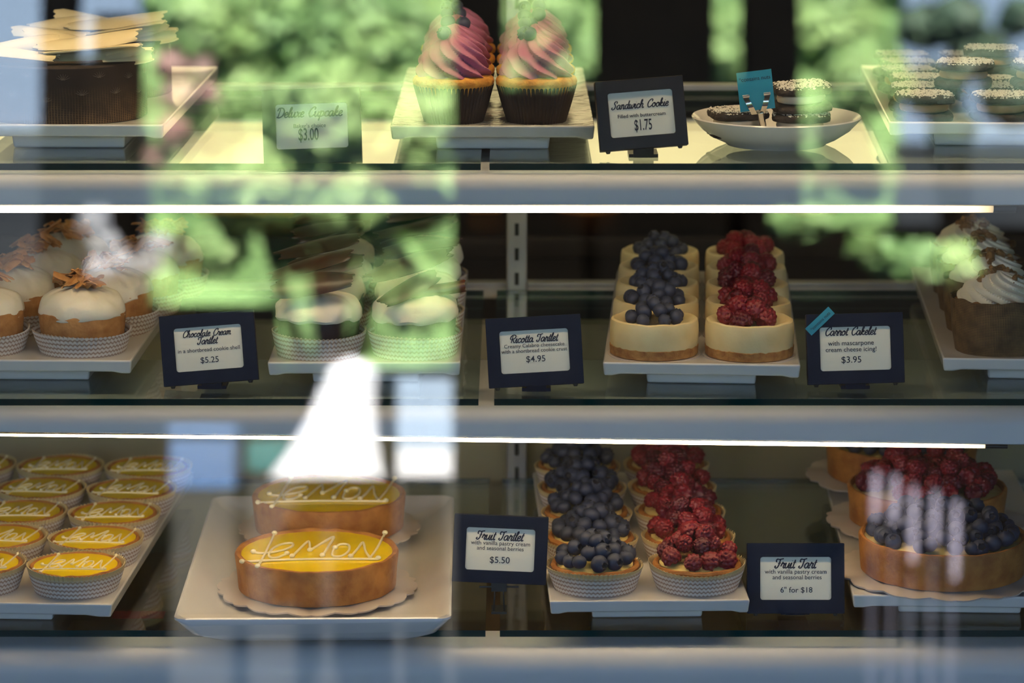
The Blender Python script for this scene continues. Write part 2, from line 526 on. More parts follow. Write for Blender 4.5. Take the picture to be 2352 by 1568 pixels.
lamp(2.64, 1.45, 0.006, -0.75, 0.75, 32, 'tube_glow_canopy', 'tube lamp under the canopy of the case, above the cupcakes')

# lit box hung at the back, too high to see but mirrored in the upper glass shelf
lb = in_case(MB().box(-0.97, 0.97, 3.454, 3.51, 1.289, 1.4745), 'light_box', PANEL, False)
lb['label'] = 'warm lit box hung at the back'
MB().box(-0.95, 0.95, 0.55, 0.554, 1.293, 1.368).build('diffuser', emit_mat('light_box_glow', (1.0, 0.80, 0.38), 1.7, 3.0), lb, False)

# glass shelves, two panes each, green at the cut edges
def shelf_pane(x0, x1, y0, z, label):
    mb = MB()
    v = [(x, y, zz) for zz in (z - GT, z) for y in (y0, YR) for x in (x0, x1)]
    mb.add(v, [(0, 2, 3, 1), (4, 5, 7, 6)], 0)
    mb.add(v, [(0, 1, 5, 4), (2, 6, 7, 3), (0, 4, 6, 2), (1, 3, 7, 5)], 1)
    o = mb.build('glass_shelf', [GSHELF, GEDGE], None, False)
    tag(o, label, 'shelf', 'green edged glass shelf panes')
for nm, z, y0, gl_, gr_ in (('upper', ZT, YT, 1104, 1124), ('middle', ZM, YM, 1099, 1135), ('lower', ZB, YB, 1115, 1148)):
    py = {'upper': 376, 'middle': 915, 'lower': 1448}[nm]
    xl, xr = on_y(gl_, py, y0).x, on_y(gr_, py, y0).x
    what = {'upper': ('green-edged glass shelf pane under the chocolate cake', 'green-edged glass shelf pane under the round plate of cookies'),
            'middle': ('green-edged glass shelf pane under the chocolate cream tartlets', 'green-edged glass shelf pane under the berry cheesecakes'),
            'lower': ('green-edged glass shelf pane under the big lemon tarts', 'green-edged glass shelf pane under the berry tartlets')}[nm]
    shelf_pane(-1.0, xl, y0, z, what[0])
    shelf_pane(xr, 1.0, y0, z, what[1])

# ------------------------------------------------------------------ trays
TH = 0.024
def tray(name, label, fx, fy, zs, width, depth, rot, m=WHITE_PORC, corner='L'):
    """a flat porcelain tray on a low foot; FX, FY = pixel of one front corner of its top"""
    p = on_z(fx, fy, zs + TH)
    a = -math.radians(rot)
    ex = Vector((math.cos(a), math.sin(a), 0)); ey = Vector((-math.sin(a), math.cos(a), 0))
    c0 = p + ex * (width / 2 if corner == 'L' else -width / 2)
    root = thing(name, label, 'tray', (c0.x, c0.y, zs), a, 'white porcelain pastry trays')
    def slab(u, v):
        return ((u - 0.5) * width, v * depth)
    mb = MB()
    nu, nv = 24, 30
    top, bot = [], []
    for i in range(nu + 1):
        for j in range(nv + 1):
            u, v = i / nu, j / nv
            x, y = slab(u, v)
            e = max(abs(2 * u - 1), abs(2 * v - 1))
            sag = -0.0025 * math.cos((u - 0.5) * PI) * 1.0
            lip = 0.0018 * max(0, (e - 0.86) / 0.14) ** 2
            top.append(Vector((x, y, TH + lip)))
            bot.append(Vector((x * 0.985, 0.002 + y * 0.992, TH - 0.0095 - (0.0015 if abs(2 * u - 1) > 0.9 else 0))))
    W = nv + 1; N = len(top); fs = []
    for i in range(nu):
        for j in range(nv):
            q = (i * W + j, (i + 1) * W + j, (i + 1) * W + j + 1, i * W + j + 1)
            fs.append(q); fs.append(tuple(N + k for k in reversed(q)))
    ring = [i * W for i in range(nu)] + [nu * W + j for j in range(nv)] + [i * W + nv for i in range(nu, 0, -1)] + [j for j in range(nv, 0, -1)]
    for k in range(len(ring)):
        A, B = ring[k], ring[(k + 1) % len(ring)]
        fs.append((B, A, N + A, N + B))
    mb.add(top + bot, fs)
    mb.build('plate', m, root, True, 0.0018)
    ft = MB()
    w2, y0, y1 = width * 0.285, 0.03, depth - 0.03
    zt = TH - 0.0098
    v = [(-w2 * 0.97, y0 + 0.002, 0), (w2 * 0.97, y0 + 0.002, 0), (w2 * 0.97, y1 - 0.002, 0), (-w2 * 0.97, y1 - 0.002, 0), (-w2, y0, zt), (w2, y0, zt), (w2, y1, zt), (-w2, y1, zt)]
    ft.add(v, [(3, 2, 1, 0), (4, 5, 6, 7), (0, 1, 5, 4), (1, 2, 6, 5), (2, 3, 7, 6), (3, 0, 4, 7)])
    ft.build('foot', WHITE_PORC, root, True, 0.002)
    def spot(x, y, z=0.0):
        q = c0 + ex * x + ey * y
        return Vector((q.x, q.y, zs + TH + z))
    root_info = {'spot': spot, 'rz': a}
    return root_info

# ------------------------------------------------------------------ berries
def blueberry_mesh(seed):
    rr = random.Random(seed)
    prof = []
    for k in range(11):
        t = -PI / 2 + (PI / 2 + 0.98) * k / 10
        prof.append((max(1e-5, math.cos(t)), math.sin(t) * 0.88))
    prof += [(0.50, 0.80), (0.40, 0.86), (0.34, 0.80), (0.28, 0.66), (1e-4, 0.62)]
    def fn(r, z, a, i):
        w_ = 1 + 0.035 * noise.noise((math.cos(a) * r * 2 + seed * 7, math.sin(a) * r * 2, z * 2))
        if i in (11, 12): z = z + 0.07 * math.cos(5 * a); r = r * (1 + 0.08 * math.cos(5 * a))
        return r * w_, z * w_
    mb = MB().lathe(prof, 20, fn)
    nf = 20
    for i in range(len(mb.f) - 2):
        if i // nf >= 12: mb.m[i] = 1
    return mb.mesh('blueberry', [BLUEB, BLUECROWN])
BLUE = [blueberry_mesh(k) for k in range(4)]
def raspberry_mesh(seed, m):
    rr = random.Random(seed)
    cen = []
    N = 46
    for k in range(N):
        z = 1 - 1.72 * (k + 0.5) / N
        a = k * 2.39996 + seed
        s = math.sqrt(1 - z * z)
        cen.append(Vector((s * math.cos(a), s * math.sin(a), z)).normalized())
    nu, nv = 40, 26
    vs, fs = [], []
    for j in range(nv + 1):
        t = -PI / 2 + PI * j / nv
        for i in range(nu):
            a = 2 * PI * i / nu
            d = Vector((math.cos(t) * math.cos(a), math.cos(t) * math.sin(a), math.sin(t)))
            mx = max(d.dot(c) for c in cen)
            ang = math.acos(min(1, mx))
            bump = max(0.0, 1 - (ang / 0.27) ** 2) ** 0.5 * 0.23
            base = 0.80
            if d.z < -0.72:
                base -= min(1.0, (-0.72 - d.z) / 0.2) * 0.45; bump *= 0.2
            p = d * (base + bump)
            taper = 1.0 - 0.22 * max(0, p.z)
            vs.append((p.x * taper, p.y * taper, p.z * 1.12))
    for j in range(nv):
        for i in range(nu):
            i2 = (i + 1) % nu
            fs.append((j * nu + i, j * nu + i2, (j + 1) * nu + i2, (j + 1) * nu + i))
    mb = MB().add(vs, fs)
    return mb.mesh('raspberry', m)
RASPS = [raspberry_mesh(1.3, RASP), raspberry_mesh(4.1, RASPDARK), raspberry_mesh(2.2, RASP)]
def berries(root, kind, spots, rad, rr, tilt=0.9):
    for (x, y, z) in spots:
        rot = (rr.uniform(-tilt, tilt), rr.uniform(-tilt, tilt), rr.uniform(0, 6.28))
        s = rad * rr.uniform(0.86, 1.12)
        if kind == 'blueberry':
            if rr.random() < 0.45: rot = (rr.uniform(0.9, 1.6), rr.uniform(-0.5, 0.5), 0)
            link_mesh('blueberry', rr.choice(BLUE), root, (x, y, z), rot, s)
        else:
            if rr.random() < 0.22: rot = (rr.uniform(-1.9, -1.4), rr.uniform(-0.4, 0.4), 0)
            else: rot = (rr.uniform(0.2, 1.5), rr.uniform(-0.9, 0.9), rr.uniform(0, 6.28))
            link_mesh('raspberry', rr.choice(RASPS), root, (x, y, z), rot, s)
def heap(rings, rr, jit=0.0012):
    """rings of (count, radius, height)"""
    out = []
    for (n, r, z) in rings:
        a0 = rr.uniform(0, 6.28)
        for k in range(n):
            a = a0 + 2 * PI * k / n + rr.uniform(-0.12, 0.12)
            out.append((r * math.cos(a) + rr.uniform(-jit, jit), r * math.sin(a) + rr.uniform(-jit, jit), z + rr.uniform(-jit, jit)))
    return out

# ------------------------------------------------------------------ pastries
def paper_cup(root, rb, rt, h, m, n=66, name='paper_cup'):
    prof = [(rb * 0.55, 0.0), (rb, 0.0), (rb + (rt - rb) * 0.35, h * 0.33), (rb + (rt - rb) * 0.7, h * 0.68), (rt, h),
            (rt - 0.0006, h), (rb + (rt - rb) * 0.7 - 0.0007, h * 0.68), (rb + (rt - rb) * 0.3 - 0.0007, h * 0.33), (rb - 0.001, 0.0008), (rb * 0.55, 0.0008)]
    def fn(r, z, a, i):
        k = min(1, z / h)
        return r + 0.0009 * k * math.cos(a * n) + 0.0006 * k * math.sin(3 * a + 1), z + (0.0007 * math.cos(a * n + 0.6) + 0.0012 * math.sin(2 * a) if z > h * 0.9 else 0)
    return MB().lathe(prof, n * 4, fn).build(name, m, root)
def tart_shell(root, r, h, m, wall=0.005, dip=0.006, sd=0, name='crust', lift=0.0, foot=0.965):
    prof = [(r * (foot - 0.03), lift), (r * foot, lift + 0.001), (r * (foot + 1) / 2, lift + h * 0.5), (r, lift + h - 0.002), (r - 0.001, lift + h), (r - wall * 0.6, lift + h + 0.0004), (r - wall, lift + h - 0.001), (r - wall - 0.001, lift + h - dip), (r * 0.3, lift + h - dip - 0.001)]
    def fn(rr_, z, a, i):
        q = noise.noise((math.cos(a) * 3 + sd, math.sin(a) * 3, z * 90))
        return rr_ * (1 + 0.010 * q), z + (0.0011 * noise.noise((math.cos(a) * 5, math.sin(a) * 5, sd + 3.0)) if z > lift + h * 0.8 else 0)
    return MB().lathe(prof, 96, fn).build(name, m, root)
def disc(root, r, z, dome, m, name, sd=0, amp=0.0006, n=72):
    prof = [(r, z - 0.003), (r, z), (r * 0.93, z + dome * 0.25), (r * 0.75, z + dome * 0.6), (r * 0.5, z + dome * 0.85), (r * 0.25, z + dome), (1e-4, z + dome)]
    def fn(rr_, zz, a, i):
        return rr_, zz + amp * noise.noise((rr_ * math.cos(a) * 120 + sd, rr_ * math.sin(a) * 120, sd))
    return MB().lathe(prof, n, fn).build(name, m, root)

def fruit_tartlet(kind, loc, rz, label, group, seed):
    rr = random.Random(seed)
    root = thing(kind + '_tartlet', label, 'tartlet', loc, rz, group)
    paper_cup(root, 0.0372, 0.0438, 0.0225, PAPERCUP)
    tart_shell(root, 0.0405, 0.0225, CRUST, sd=seed, lift=0.001, foot=0.85)
    disc(root, 0.0345, 0.0225, 0.004, CUSTARD, 'pastry_cream', seed, 0.002)
    if kind == 'blueberry':
        berries(root, kind, heap([(12, 0.0305, 0.0305), (8, 0.019, 0.0375), (4, 0.0085, 0.0460)], rr), 0.0077, rr)
    else:
        berries(root, kind, heap([(9, 0.0285, 0.0315), (6, 0.0155, 0.0415), (2, 0.006, 0.051)], rr, 0.0025), 0.0094, rr)
    return root
def cheesecake(kind, loc, label, group, seed):
    rr = random.Random(seed)
    root = thing(kind + '_cheesecake', label, 'cheesecake', loc, rr.uniform(0, 6), group)
    MB().lathe([(0.0400, 0), (0.0425, 0), (0.0425, 0.0012), (0.04, 0.0012)], 64).build('paper_base', BOARD, root)
    def fb(r, z, a, i):
        return r * (1 + 0.012 * noise.noise((math.cos(a) * 6 + seed, math.sin(a) * 6, z * 200))), z + (0.0016 * noise.noise((math.cos(a) * 9, math.sin(a) * 9, seed)) if i in (2, 3) else 0)
    MB().lathe([(0.0388, 0.0013), (0.0402, 0.002), (0.0407, 0.0100), (0.0385, 0.0108), (0.034, 0.0104)], 96, fb).build('crust', CRUST2, root)
    prof = [(0.036, 0.0082), (0.0395, 0.0086), (0.0402, 0.012), (0.0405, 0.022), (0.0402, 0.030), (0.0392, 0.0335), (0.0372, 0.0345), (0.034, 0.0335), (0.029, 0.0300), (0.02, 0.0275), (1e-4, 0.027)]
    def fn(r, z, a, i):
        q = noise.noise((math.cos(a) * 2.2 + seed * 3, math.sin(a) * 2.2, z * 40))
        zz = z + (0.0012 * noise.noise((math.cos(a) * 2.5, math.sin(a) * 2.5, seed * 1.7)) if i > 4 else 0)
        return r * (1 + 0.012 * q), zz
    MB().lathe(prof, 96, fn).build('cheese_filling', CHEESE, root)
    if kind == 'blueberry':
        berries(root, kind, heap([(8, 0.0225, 0.0350), (5, 0.0125, 0.0415), (2, 0.005, 0.0475)], rr), 0.0071, rr)
    else:
        berries(root, kind, heap([(5, 0.0190, 0.0365), (3, 0.009, 0.0445)], rr, 0.002), 0.0100, rr)
    return root
def dome_prof(r, z0, z1, n=9, sq=2.6):
    p = [(r * 0.96, z0)]
    for k in range(n + 1):
        t = PI / 2 * k / n
        p.append((max(1e-4, r * math.cos(t) ** (2 / sq)), z0 + 0.002 + (z1 - z0 - 0.002) * math.sin(t) ** (2 / sq)))
    return p
def cream_dome(root, r, z0, z1, sd, name='whipped_cream', sq=2.6, amp=0.05):
    def fn(rr_, z, a, i):
        q = noise.noise((math.cos(a) * 1.7 + sd * 3, math.sin(a) * 1.7, z * 60 + sd)) + 0.5 * noise.noise((math.cos(a) * 4 + sd, math.sin(a) * 4, z * 160))
        low = max(0, 1 - (z - z0) / 0.012)
        return rr_ * (1 + amp * q), z + 0.0022 * q - low * 0.003 * (1 + noise.noise((math.cos(a) * 2.5, math.sin(a) * 2.5, sd * 5)))
    return MB().lathe(dome_prof(r, z0, z1, 14, sq), 80, fn).build(name, CREAM, root)
def curl_mesh(L, W, arc, th, seed, m, name='chocolate_curl'):
    """a shaving rolled about its length, ragged at both ends"""
    rr = random.Random(seed)
    rc = W / max(arc, 0.2)
    def fn(u, v):
        x = (u - 0.5) * L
        rag = 0.10 * L * noise.noise((v * 6 + seed, 0.3, u)) * (abs(u - 0.5) * 2) ** 4
        a = (v - 0.5) * arc * (1 + 0.15 * math.sin(u * 3 + seed))
        taper = 1 - 0.35 * abs(2 * u - 1) ** 3 * abs(2 * v - 1)
        return (x + rag, rc * math.sin(a) * taper, rc * (math.cos(a) - 1) + rc * 0.5 + 0.06 * L * math.sin(u * 2.2 + seed))
    return MB().sheet(28, 12, fn, th).mesh(name, m)
CURLS = [curl_mesh(0.072, 0.024, 1.0, 0.0012, 1, CHOC), curl_mesh(0.066, 0.020, 1.5, 0.0012, 5, CHOC), curl_mesh(0.06, 0.03, 5.2, 0.0011, 9, CHOCRED), curl_mesh(0.076, 0.026, 0.8, 0.0012, 12, CHOC)]
WCURLS = [curl_mesh(0.085, 0.03, 2.2, 0.0015, 2, WHITECHOC), curl_mesh(0.06, 0.032, 3.4, 0.0015, 6, WHITECHOC), curl_mesh(0.1, 0.03, 1.4, 0.0015, 11, WHITECHOC)]
FLAKES = [curl_mesh(0.017, 0.009, 1.1, 0.0007, s, CARAMEL, 'toasted_flake') for s in (3, 8, 15)]

def choc_tartlet(loc, label, group, seed):
    rr = random.Random(seed)
    root = thing('chocolate_cream_tartlet', label, 'tartlet', loc, rr.uniform(-0.3, 0.3), group)
    paper_cup(root, 0.0380, 0.0427, 0.0225, PAPERTALL)
    tart_shell(root, 0.0380, 0.0400, CHOCSHELL, sd=seed, name='chocolate_crust', lift=0.001, foot=0.94)
    cream_dome(root, 0.0395, 0.0370, 0.058, seed, sq=2.7, amp=0.075)
    if seed % 2: pick = [(0, 0.002, -0.021, 0.0615, 0.12, 0.0), (3, -0.004, 0.004, 0.068, 0.10, -0.45)]
    else: pick = [(1, -0.012, -0.019, 0.0615, 0.5, -0.2), (2, 0.014, -0.015, 0.0655, 0.05, -0.75), (3, -0.004, 0.010, 0.067, 0.10, -0.4)] if seed == 52 else [(1, 0.0, 0.008, 0.066, 0.1, -0.4), (0, 0.002, 0.018, 0.069, 0.12, -0.5)]
    for (k, x, y, z, rz, rx) in pick:
        link_mesh('chocolate_curl', CURLS[k], root, (x, y, z), (rx + 0.75, -0.16 + rr.uniform(-0.06, 0.06), rz), 1.0)
    return root
def cream_tartlet(loc, label, group, seed):
    rr = random.Random(seed)
    root = thing('vanilla_cream_tartlet', label, 'tartlet', loc, rr.uniform(0, 6), group)
    paper_cup(root, 0.0390, 0.0450, 0.0210, PAPERTALL)
    tart_shell(root, 0.0402, 0.0375, SHELLGOLD, sd=seed, name='cookie_crust', lift=0.001, foot=0.91)
    cream_dome(root, 0.0400, 0.0350, 0.060, seed, sq=2.3, amp=0.05)
    for k in range(22):
        a, d = rr.uniform(0, 6.28), 0.023 * math.sqrt(rr.random())
        link_mesh('toasted_flake', rr.choice(FLAKES), root, (d * math.cos(a), d * math.sin(a), 0.0615 + 0.006 * rr.random() - d * 0.1),
                  (rr.uniform(-0.7, 0.7), rr.uniform(-0.6, 0.6), rr.uniform(0, 6.28)), rr.uniform(0.85, 1.5))
    return root
def swirl(root, r0, z0, h, petals, twist, m, name, depth=0.2, tip=0.12, sd=0):
    prof = [(0.55, 0.0), (0.93, 0.01), (1.0, 0.07)]
    for k in range(1, 25):
        t = k / 24
        stepm = 0.035 * math.sin(t * 2.5 * 2 * PI)
        prof.append(((1 - t) ** 0.42 * (1 - tip) + tip * (1 - t ** 3) + stepm * (1 - t), 0.07 + 0.93 * t))
    prof[-1] = (0.004, 1.02)
    def fn(r, z, a, i):
        ph = petals * (a + twist * z)
        sc_ = 1 - depth * (0.5 + 0.5 * math.cos(ph)) ** 2.2
        lean = 0.05 * z
        return max(1e-5, r * r0 * sc_ * (1 + 0.02 * noise.noise((a, z * 4, sd)))), z0 + z * h + 0.0015 * math.sin(ph) * (1 - z)
    return MB().lathe(prof, 160, fn).build(name, m, root)
def cupcake(loc, label, group, seed):
    rr = random.Random(seed)
    root = thing('pink_cupcake', label, 'cupcake', loc, rr.uniform(0, 6), group)
    n = 58
    prof = [(0.026, 0), (0.0265, 0.0005), (0.0318, 0.018), (0.0362, 0.0335), (0.0357, 0.0335), (0.031, 0.018), (0.0255, 0.001)]
    MB().lathe(prof, n * 4, lambda r, z, a, i: (r + 0.0006 * math.cos(a * n), z + (0.0006 * math.cos(a * n) if z > 0.03 else 0))).build('paper_cup', DARKCUP, root)
    def fs(r, z, a, i):
        q = noise.noise((math.cos(a) * 3 + seed, math.sin(a) * 3, 2.0))
        return r * (1 + 0.01 * q), z + 0.001 * q * (1 if i > 1 else 0)
    MB().lathe([(0.0335, 0.026), (0.0360, 0.0335), (0.0370, 0.0365), (0.0362, 0.0395), (0.034, 0.0415), (0.025, 0.043), (1e-4, 0.044)], 80, fs).build('sponge', SPONGE, root)
    swirl(root, 0.0340, 0.0405, 0.0385, 9, 2.0, PINK, 'frosting', 0.22, 0.45, seed)
    berries(root, 'blueberry', [(0.007, -0.008, 0.0800), (-0.007, -0.009, 0.0785)], 0.0068, rr)
    return root
def carrot_cakelet(loc, label, group, seed):
    rr = random.Random(seed)
    root = thing('carrot_cakelet', label, 'cupcake', loc, rr.uniform(-0.4, 0.4), group)
    def fw(r, z, a, i):
        return r * (1 + 0.025 * noise.noise((math.cos(a) * 2 + seed, math.sin(a) * 2, z * 15))), z + (0.0035 * noise.noise((math.cos(a) * 2.4 + seed, math.sin(a) * 2.4, 7)) if i in (3, 4) else 0)
    MB().lathe([(0.0375, 0), (0.038, 0.0006), (0.0415, 0.02), (0.0435, 0.0505), (0.0425, 0.0505), (0.0405, 0.02), (0.037, 0.0012)], 120, fw).build('burlap_wrapper', BURLAP, root)
    disc(root, 0.0405, 0.046, 0.004, CRUST2, 'carrot_sponge', seed, 0.002)
    swirl(root, 0.0375, 0.0475, 0.0260, 12, 2.0, CREAM, 'cream_cheese_icing', 0.2, 0.35, seed)
    for k in range(15):
        a, d = rr.uniform(0, 6.28), 0.006 + 0.013 * rr.random()
        link_mesh('walnut_piece', NUT, root, (d * math.cos(a), d * math.sin(a), 0.0745 - d * 0.55 + 0.003), (rr.uniform(0, 3), rr.uniform(0, 3), 0), rr.uniform(0.7, 1.3))
    return root
def nut_mesh():
    vs, fs = [], []
    bm = bmesh.new()
    bmesh.ops.create_icosphere(bm, subdivisions=2, radius=0.0042)
    for v in bm.verts:
        q = 1 + 0.45 * noise.noise(v.co * 420)
        v.co = Vector((v.co.x * 1.2 * q, v.co.y * q, v.co.z * 0.65 * q))
    me = bpy.data.meshes.new('walnut_piece')
    bm.to_mesh(me); bm.free()
    me.materials.append(WALNUT)
    return me
NUT = nut_mesh()

# the word piped in icing on every lemon tart, drawn as strokes on a unit disc
def lz(x, y): return ((x - 1240) / 655.0, -(y - 700) / 184.0)
LEMON_STROKES = [
    [lz(878, 560), lz(850, 660), lz(815, 770), lz(790, 828)],
    [lz(735, 712), lz(800, 722), lz(880, 715), lz(980, 695), lz(1040, 665), lz(1030, 642), lz(950, 650), lz(880, 690), lz(865, 745), lz(920, 760), lz(1005, 728)],
    [lz(1050, 750), lz(1100, 690), lz(1165, 628), lz(1185, 702)],
    [lz(1185, 702), lz(1280, 640), lz(1365, 592), lz(1330, 670), lz(1290, 745)],
    [lz(1385, 685), lz(1420, 655), lz(1490, 660), lz(1495, 710), lz(1440, 750), lz(1370, 745), lz(1375, 690)],
    [lz(1515, 755), lz(1560, 700), lz(1605, 640), lz(1630, 710), lz(1670, 765)],
    [lz(1670, 765), lz(1720, 690), lz(1780, 565)],
    [lz(660, 790), lz(900, 778), lz(1240, 772), lz(1735, 776)],
]
LEMON_DOTS = [lz(*p) for p in ((878, 560), (790, 828), (735, 712), (1005, 728), (1050, 750), (1185, 702), (1290, 745), (1385, 685), (1515, 755), (1780, 565), (660, 790), (1735, 772))]
def lemon_icing(root, R0, z, tw, dotr, name='icing_lettering'):
    mb = MB()
    for s in LEMON_STROKES:
        pts = [(x * R0, y * R0, z + tw * 0.6) for x, y in s]
        mb.tube(smooth_path(pts, 5), tw, 8)
    o = mb.build(name, ICING, root)
    me = MB().lathe([(dotr * math.cos(t), dotr * 0.8 * math.sin(t)) for t in [-PI / 2 * 0.98 + PI * 0.98 * k / 8 for k in range(9)]], 12).mesh('icing_dot', ICING)
    for (x, y) in LEMON_DOTS:
        link_mesh('icing_dot', me, o, (x * R0, y * R0, z + dotr * 0.5))
def lemon_tartlet_proto(label, group):
    root = thing('lemon_tartlet', label, 'tartlet', (0, 0, 0), 0, group)
    paper_cup(root, 0.0375, 0.0442, 0.0240, PAPERCUP)
    tart_shell(root, 0.0415, 0.0225, CRUST, wall=0.0035, dip=0.002, sd=3, lift=0.001, foot=0.84)
    disc(root, 0.0378, 0.0226, 0.0005, LEMON, 'lemon_curd', 2, 0.0001)
    lemon_icing(root, 0.0390, 0.0229, 0.0008, 0.0017)
    return root
def big_lemon_tart(loc, rz, label, group, seed):
    root = thing('lemon_tart', label, 'tart', loc, rz, group)
    tart_shell(root, 0.0755, 0.034, CRUST, wall=0.0055, dip=0.003, sd=seed)
    disc(root, 0.0700, 0.0322, 0.0005, LEMON, 'lemon_curd', seed, 0.0002, 120)
    lemon_icing(root, 0.0755, 0.0330, 0.00115, 0.0027)
    return root
def cake_board(loc, r, label, group):
    root = thing('scalloped_cake_board', label, 'cake board', loc, 0, group)
    n = 26
    MB().lathe([(r * 0.4, 0), (r, 0), (r + 0.0005, 0.0016), (r * 0.4, 0.0016)], n * 8,
               lambda q, z, a, i: (q + (0.0035 * abs(math.cos(a * n / 2)) if q > r * 0.5 else 0), z + (0.001 * math.sin(a * n / 2) if q > r * 0.5 else 0) + 0.0006)).build('card_disc', BOARD, root)
    return root
def big_fruit_tart(kind, loc, label, group, seed):
    rr = random.Random(seed)
    root = thing(kind + '_tart', label, 'tart', loc, 0, group)
    tart_shell(root, 0.0775, 0.0345, CRUST, wall=0.005, dip=0.006, sd=seed)
    disc(root, 0.0720, 0.0300, 0.004, CUSTARD, 'pastry_cream', seed, 0.003, 100)
    if kind == 'blueberry':
        sp = heap([(24, 0.0630, 0.0385), (18, 0.0485, 0.0425), (13, 0.034, 0.045), (8, 0.020, 0.0465), (3, 0.007, 0.0475), (12, 0.045, 0.052), (7, 0.025, 0.055)], rr, 0.0018)
        berries(root, kind, sp, 0.0078, rr)
    else:
        sp = heap([(19, 0.0600, 0.0420), (14, 0.043, 0.047), (9, 0.026, 0.050), (3, 0.009, 0.052), (8, 0.033, 0.060)], rr, 0.002)
        berries(root, kind, sp, 0.0100, rr)
    return root

# ------------------------------------------------------------------ what stands on the lower shelf
GB = 'white paper lined lemon tartlets'
b1 = tray('porcelain_tray', 'white porcelain tray holding the rows of small lemon tartlets', 258, 1392, ZB, 0.275, 0.47, 3.0, corner='R')
proto = None
ordinal = ['front', 'second', 'third', 'fourth', 'fifth']
b1x = [0.0835, -0.0075, -0.0985]
for c in range(3):
    for r_ in range(5):
        if c == 2 and r_ < 1: continue
        p = b1['spot'](b1x[c] + 0.0115 + (0.0012 * r_), 0.052 + 0.0890 * r_)
        rowname = ['the row beside the square plate', 'the middle row of its tray', 'the outer row of its tray'][c]
        lab = f'small lemon tartlet in paper cup, {ordinal[r_]} in {rowname}' if r_ else f'small lemon tartlet in paper cup, front of {rowname}'
        rz = b1['rz'] + R.uniform(-0.06, 0.14)
        if proto is None:
            proto = lemon_tartlet_proto(lab, GB)
            proto.location = p; proto.rotation_euler.z = rz
        else:
            dup(proto, p, rz, lab, GB)

# square lemon plate
def square_plate():
    zs = ZB
    hz = 0.026
    fl, fr, bl, br_ = on_z(388, 1424, zs + hz), on_z(1024, 1419, zs + hz), on_z(497, 1141, zs + hz), on_z(1053, 1136, zs + hz)
    c0 = (fl + fr + bl + br_) / 4
    wid, dep = ((fr - fl).length + (br_ - bl).length) / 2, ((bl - fl).length + (br_ - fr).length) / 2
    rz = math.atan2(fr.y - fl.y, fr.x - fl.x) * 0.5
    root = thing('square_plate', 'large square white plate under the two big lemon tarts', 'plate', (c0.x, c0.y, zs), rz)
    def sqr(hw, hd, rad, z, n=10):
        pts = []
        for (sx_, sy_, a0) in ((1, 1, 0), (-1, 1, PI / 2), (-1, -1, PI), (1, -1, 1.5 * PI)):
            for k in range(n):
                a = a0 + PI / 2 * k / (n - 1)
                pts.append((sx_ * (hw - rad) + rad * math.cos(a), sy_ * (hd - rad) + rad * math.sin(a), z))
        return pts
    W2, D2 = wid / 2, dep / 2
    rings = [sqr(W2 * 0.70, D2 * 0.86, 0.02, 0.0), sqr(W2 * 0.78, D2 * 0.90, 0.02, 0.0), sqr(W2 * 0.90, D2 * 0.955, 0.016, 0.008), sqr(W2 * 0.975, D2 * 0.99, 0.012, hz * 0.78), sqr(W2, D2, 0.011, hz - 0.002), sqr(W2, D2, 0.011, hz),
             sqr(W2 - 0.002, D2 - 0.002, 0.011, hz + 0.0008), sqr(W2 - 0.004, D2 - 0.004, 0.011, hz), sqr(W2 * 0.93, D2 * 0.965, 0.012, hz * 0.80), sqr(W2 * 0.74, D2 * 0.90, 0.02, 0.0085), sqr(W2 * 0.68, D2 * 0.86, 0.02, 0.008), sqr(0.01, 0.01, 0.005, 0.008)]
    n = len(rings[0])
    vs = [p for q in rings for p in q]
    fs = [(i * n + k, i * n + (k + 1) % n, (i + 1) * n + (k + 1) % n, (i + 1) * n + k) for i in range(len(rings) - 1) for k in range(n)]
    fs += [tuple(reversed(range(n))), tuple((len(rings) - 1) * n + k for k in range(n))]
    MB().add(vs, fs).build('dish', WHITE_PORC, root)
    return zs + 0.0085
zp = square_plate()
def place(px, py, z):
    p = on_z(px, py, z)
    return (p.x, p.y, z)
GBD = 'grey white scalloped boards'
GLT = 'big lemon tarts'
pf, pb = place(729, 1353, zp + 0.001), place(757, 1232, zp + 0.001)
pf = Vector(pf); pb = Vector(pb)
pb = Vector((on_y(757, 1232, pf.y + 0.183).x, pf.y + 0.183, pb.z + 0.001))
cake_board((pf.x, pf.y, zp + 0.0026), 0.089, 'scalloped grey board under the front lemon tart', GBD)
cake_board((pb.x, pb.y, zp + 0.0082), 0.086, 'scalloped grey board under the lemon tart at the back of the plate', GBD)
big_lemon_tart((pf.x, pf.y, zp + 0.0050), 0.03, 'big glossy lemon tart at the front of the square plate', GLT, 2)
big_lemon_tart((pb.x, pb.y, zp + 0.0106), 0.0, 'big lemon tart behind another one on the square plate', GLT, 9)

b3 = tray('porcelain_tray', 'white porcelain tray under the blueberry and raspberry tartlets', 1262, 1385, ZB, 0.180, 0.46, -1.5)
for c, kind in enumerate(('blueberry', 'raspberry')):
    for r_ in range(5):
        p = b3['spot']((-0.0455, 0.0455)[c] + (0.001 if c else -0.001) * (r_ == 0), 0.050 + 0.0905 * r_)
        lab = f'{kind} fruit tartlet in paper cup, ' + ('front of its row beside the price cards' if r_ == 0 else f'{ordinal[r_]} from the front of its row')
        fruit_tartlet(kind, p, R.uniform(0, 6), lab, f'{kind} fruit tartlets', 20 + r_ + 10 * c)

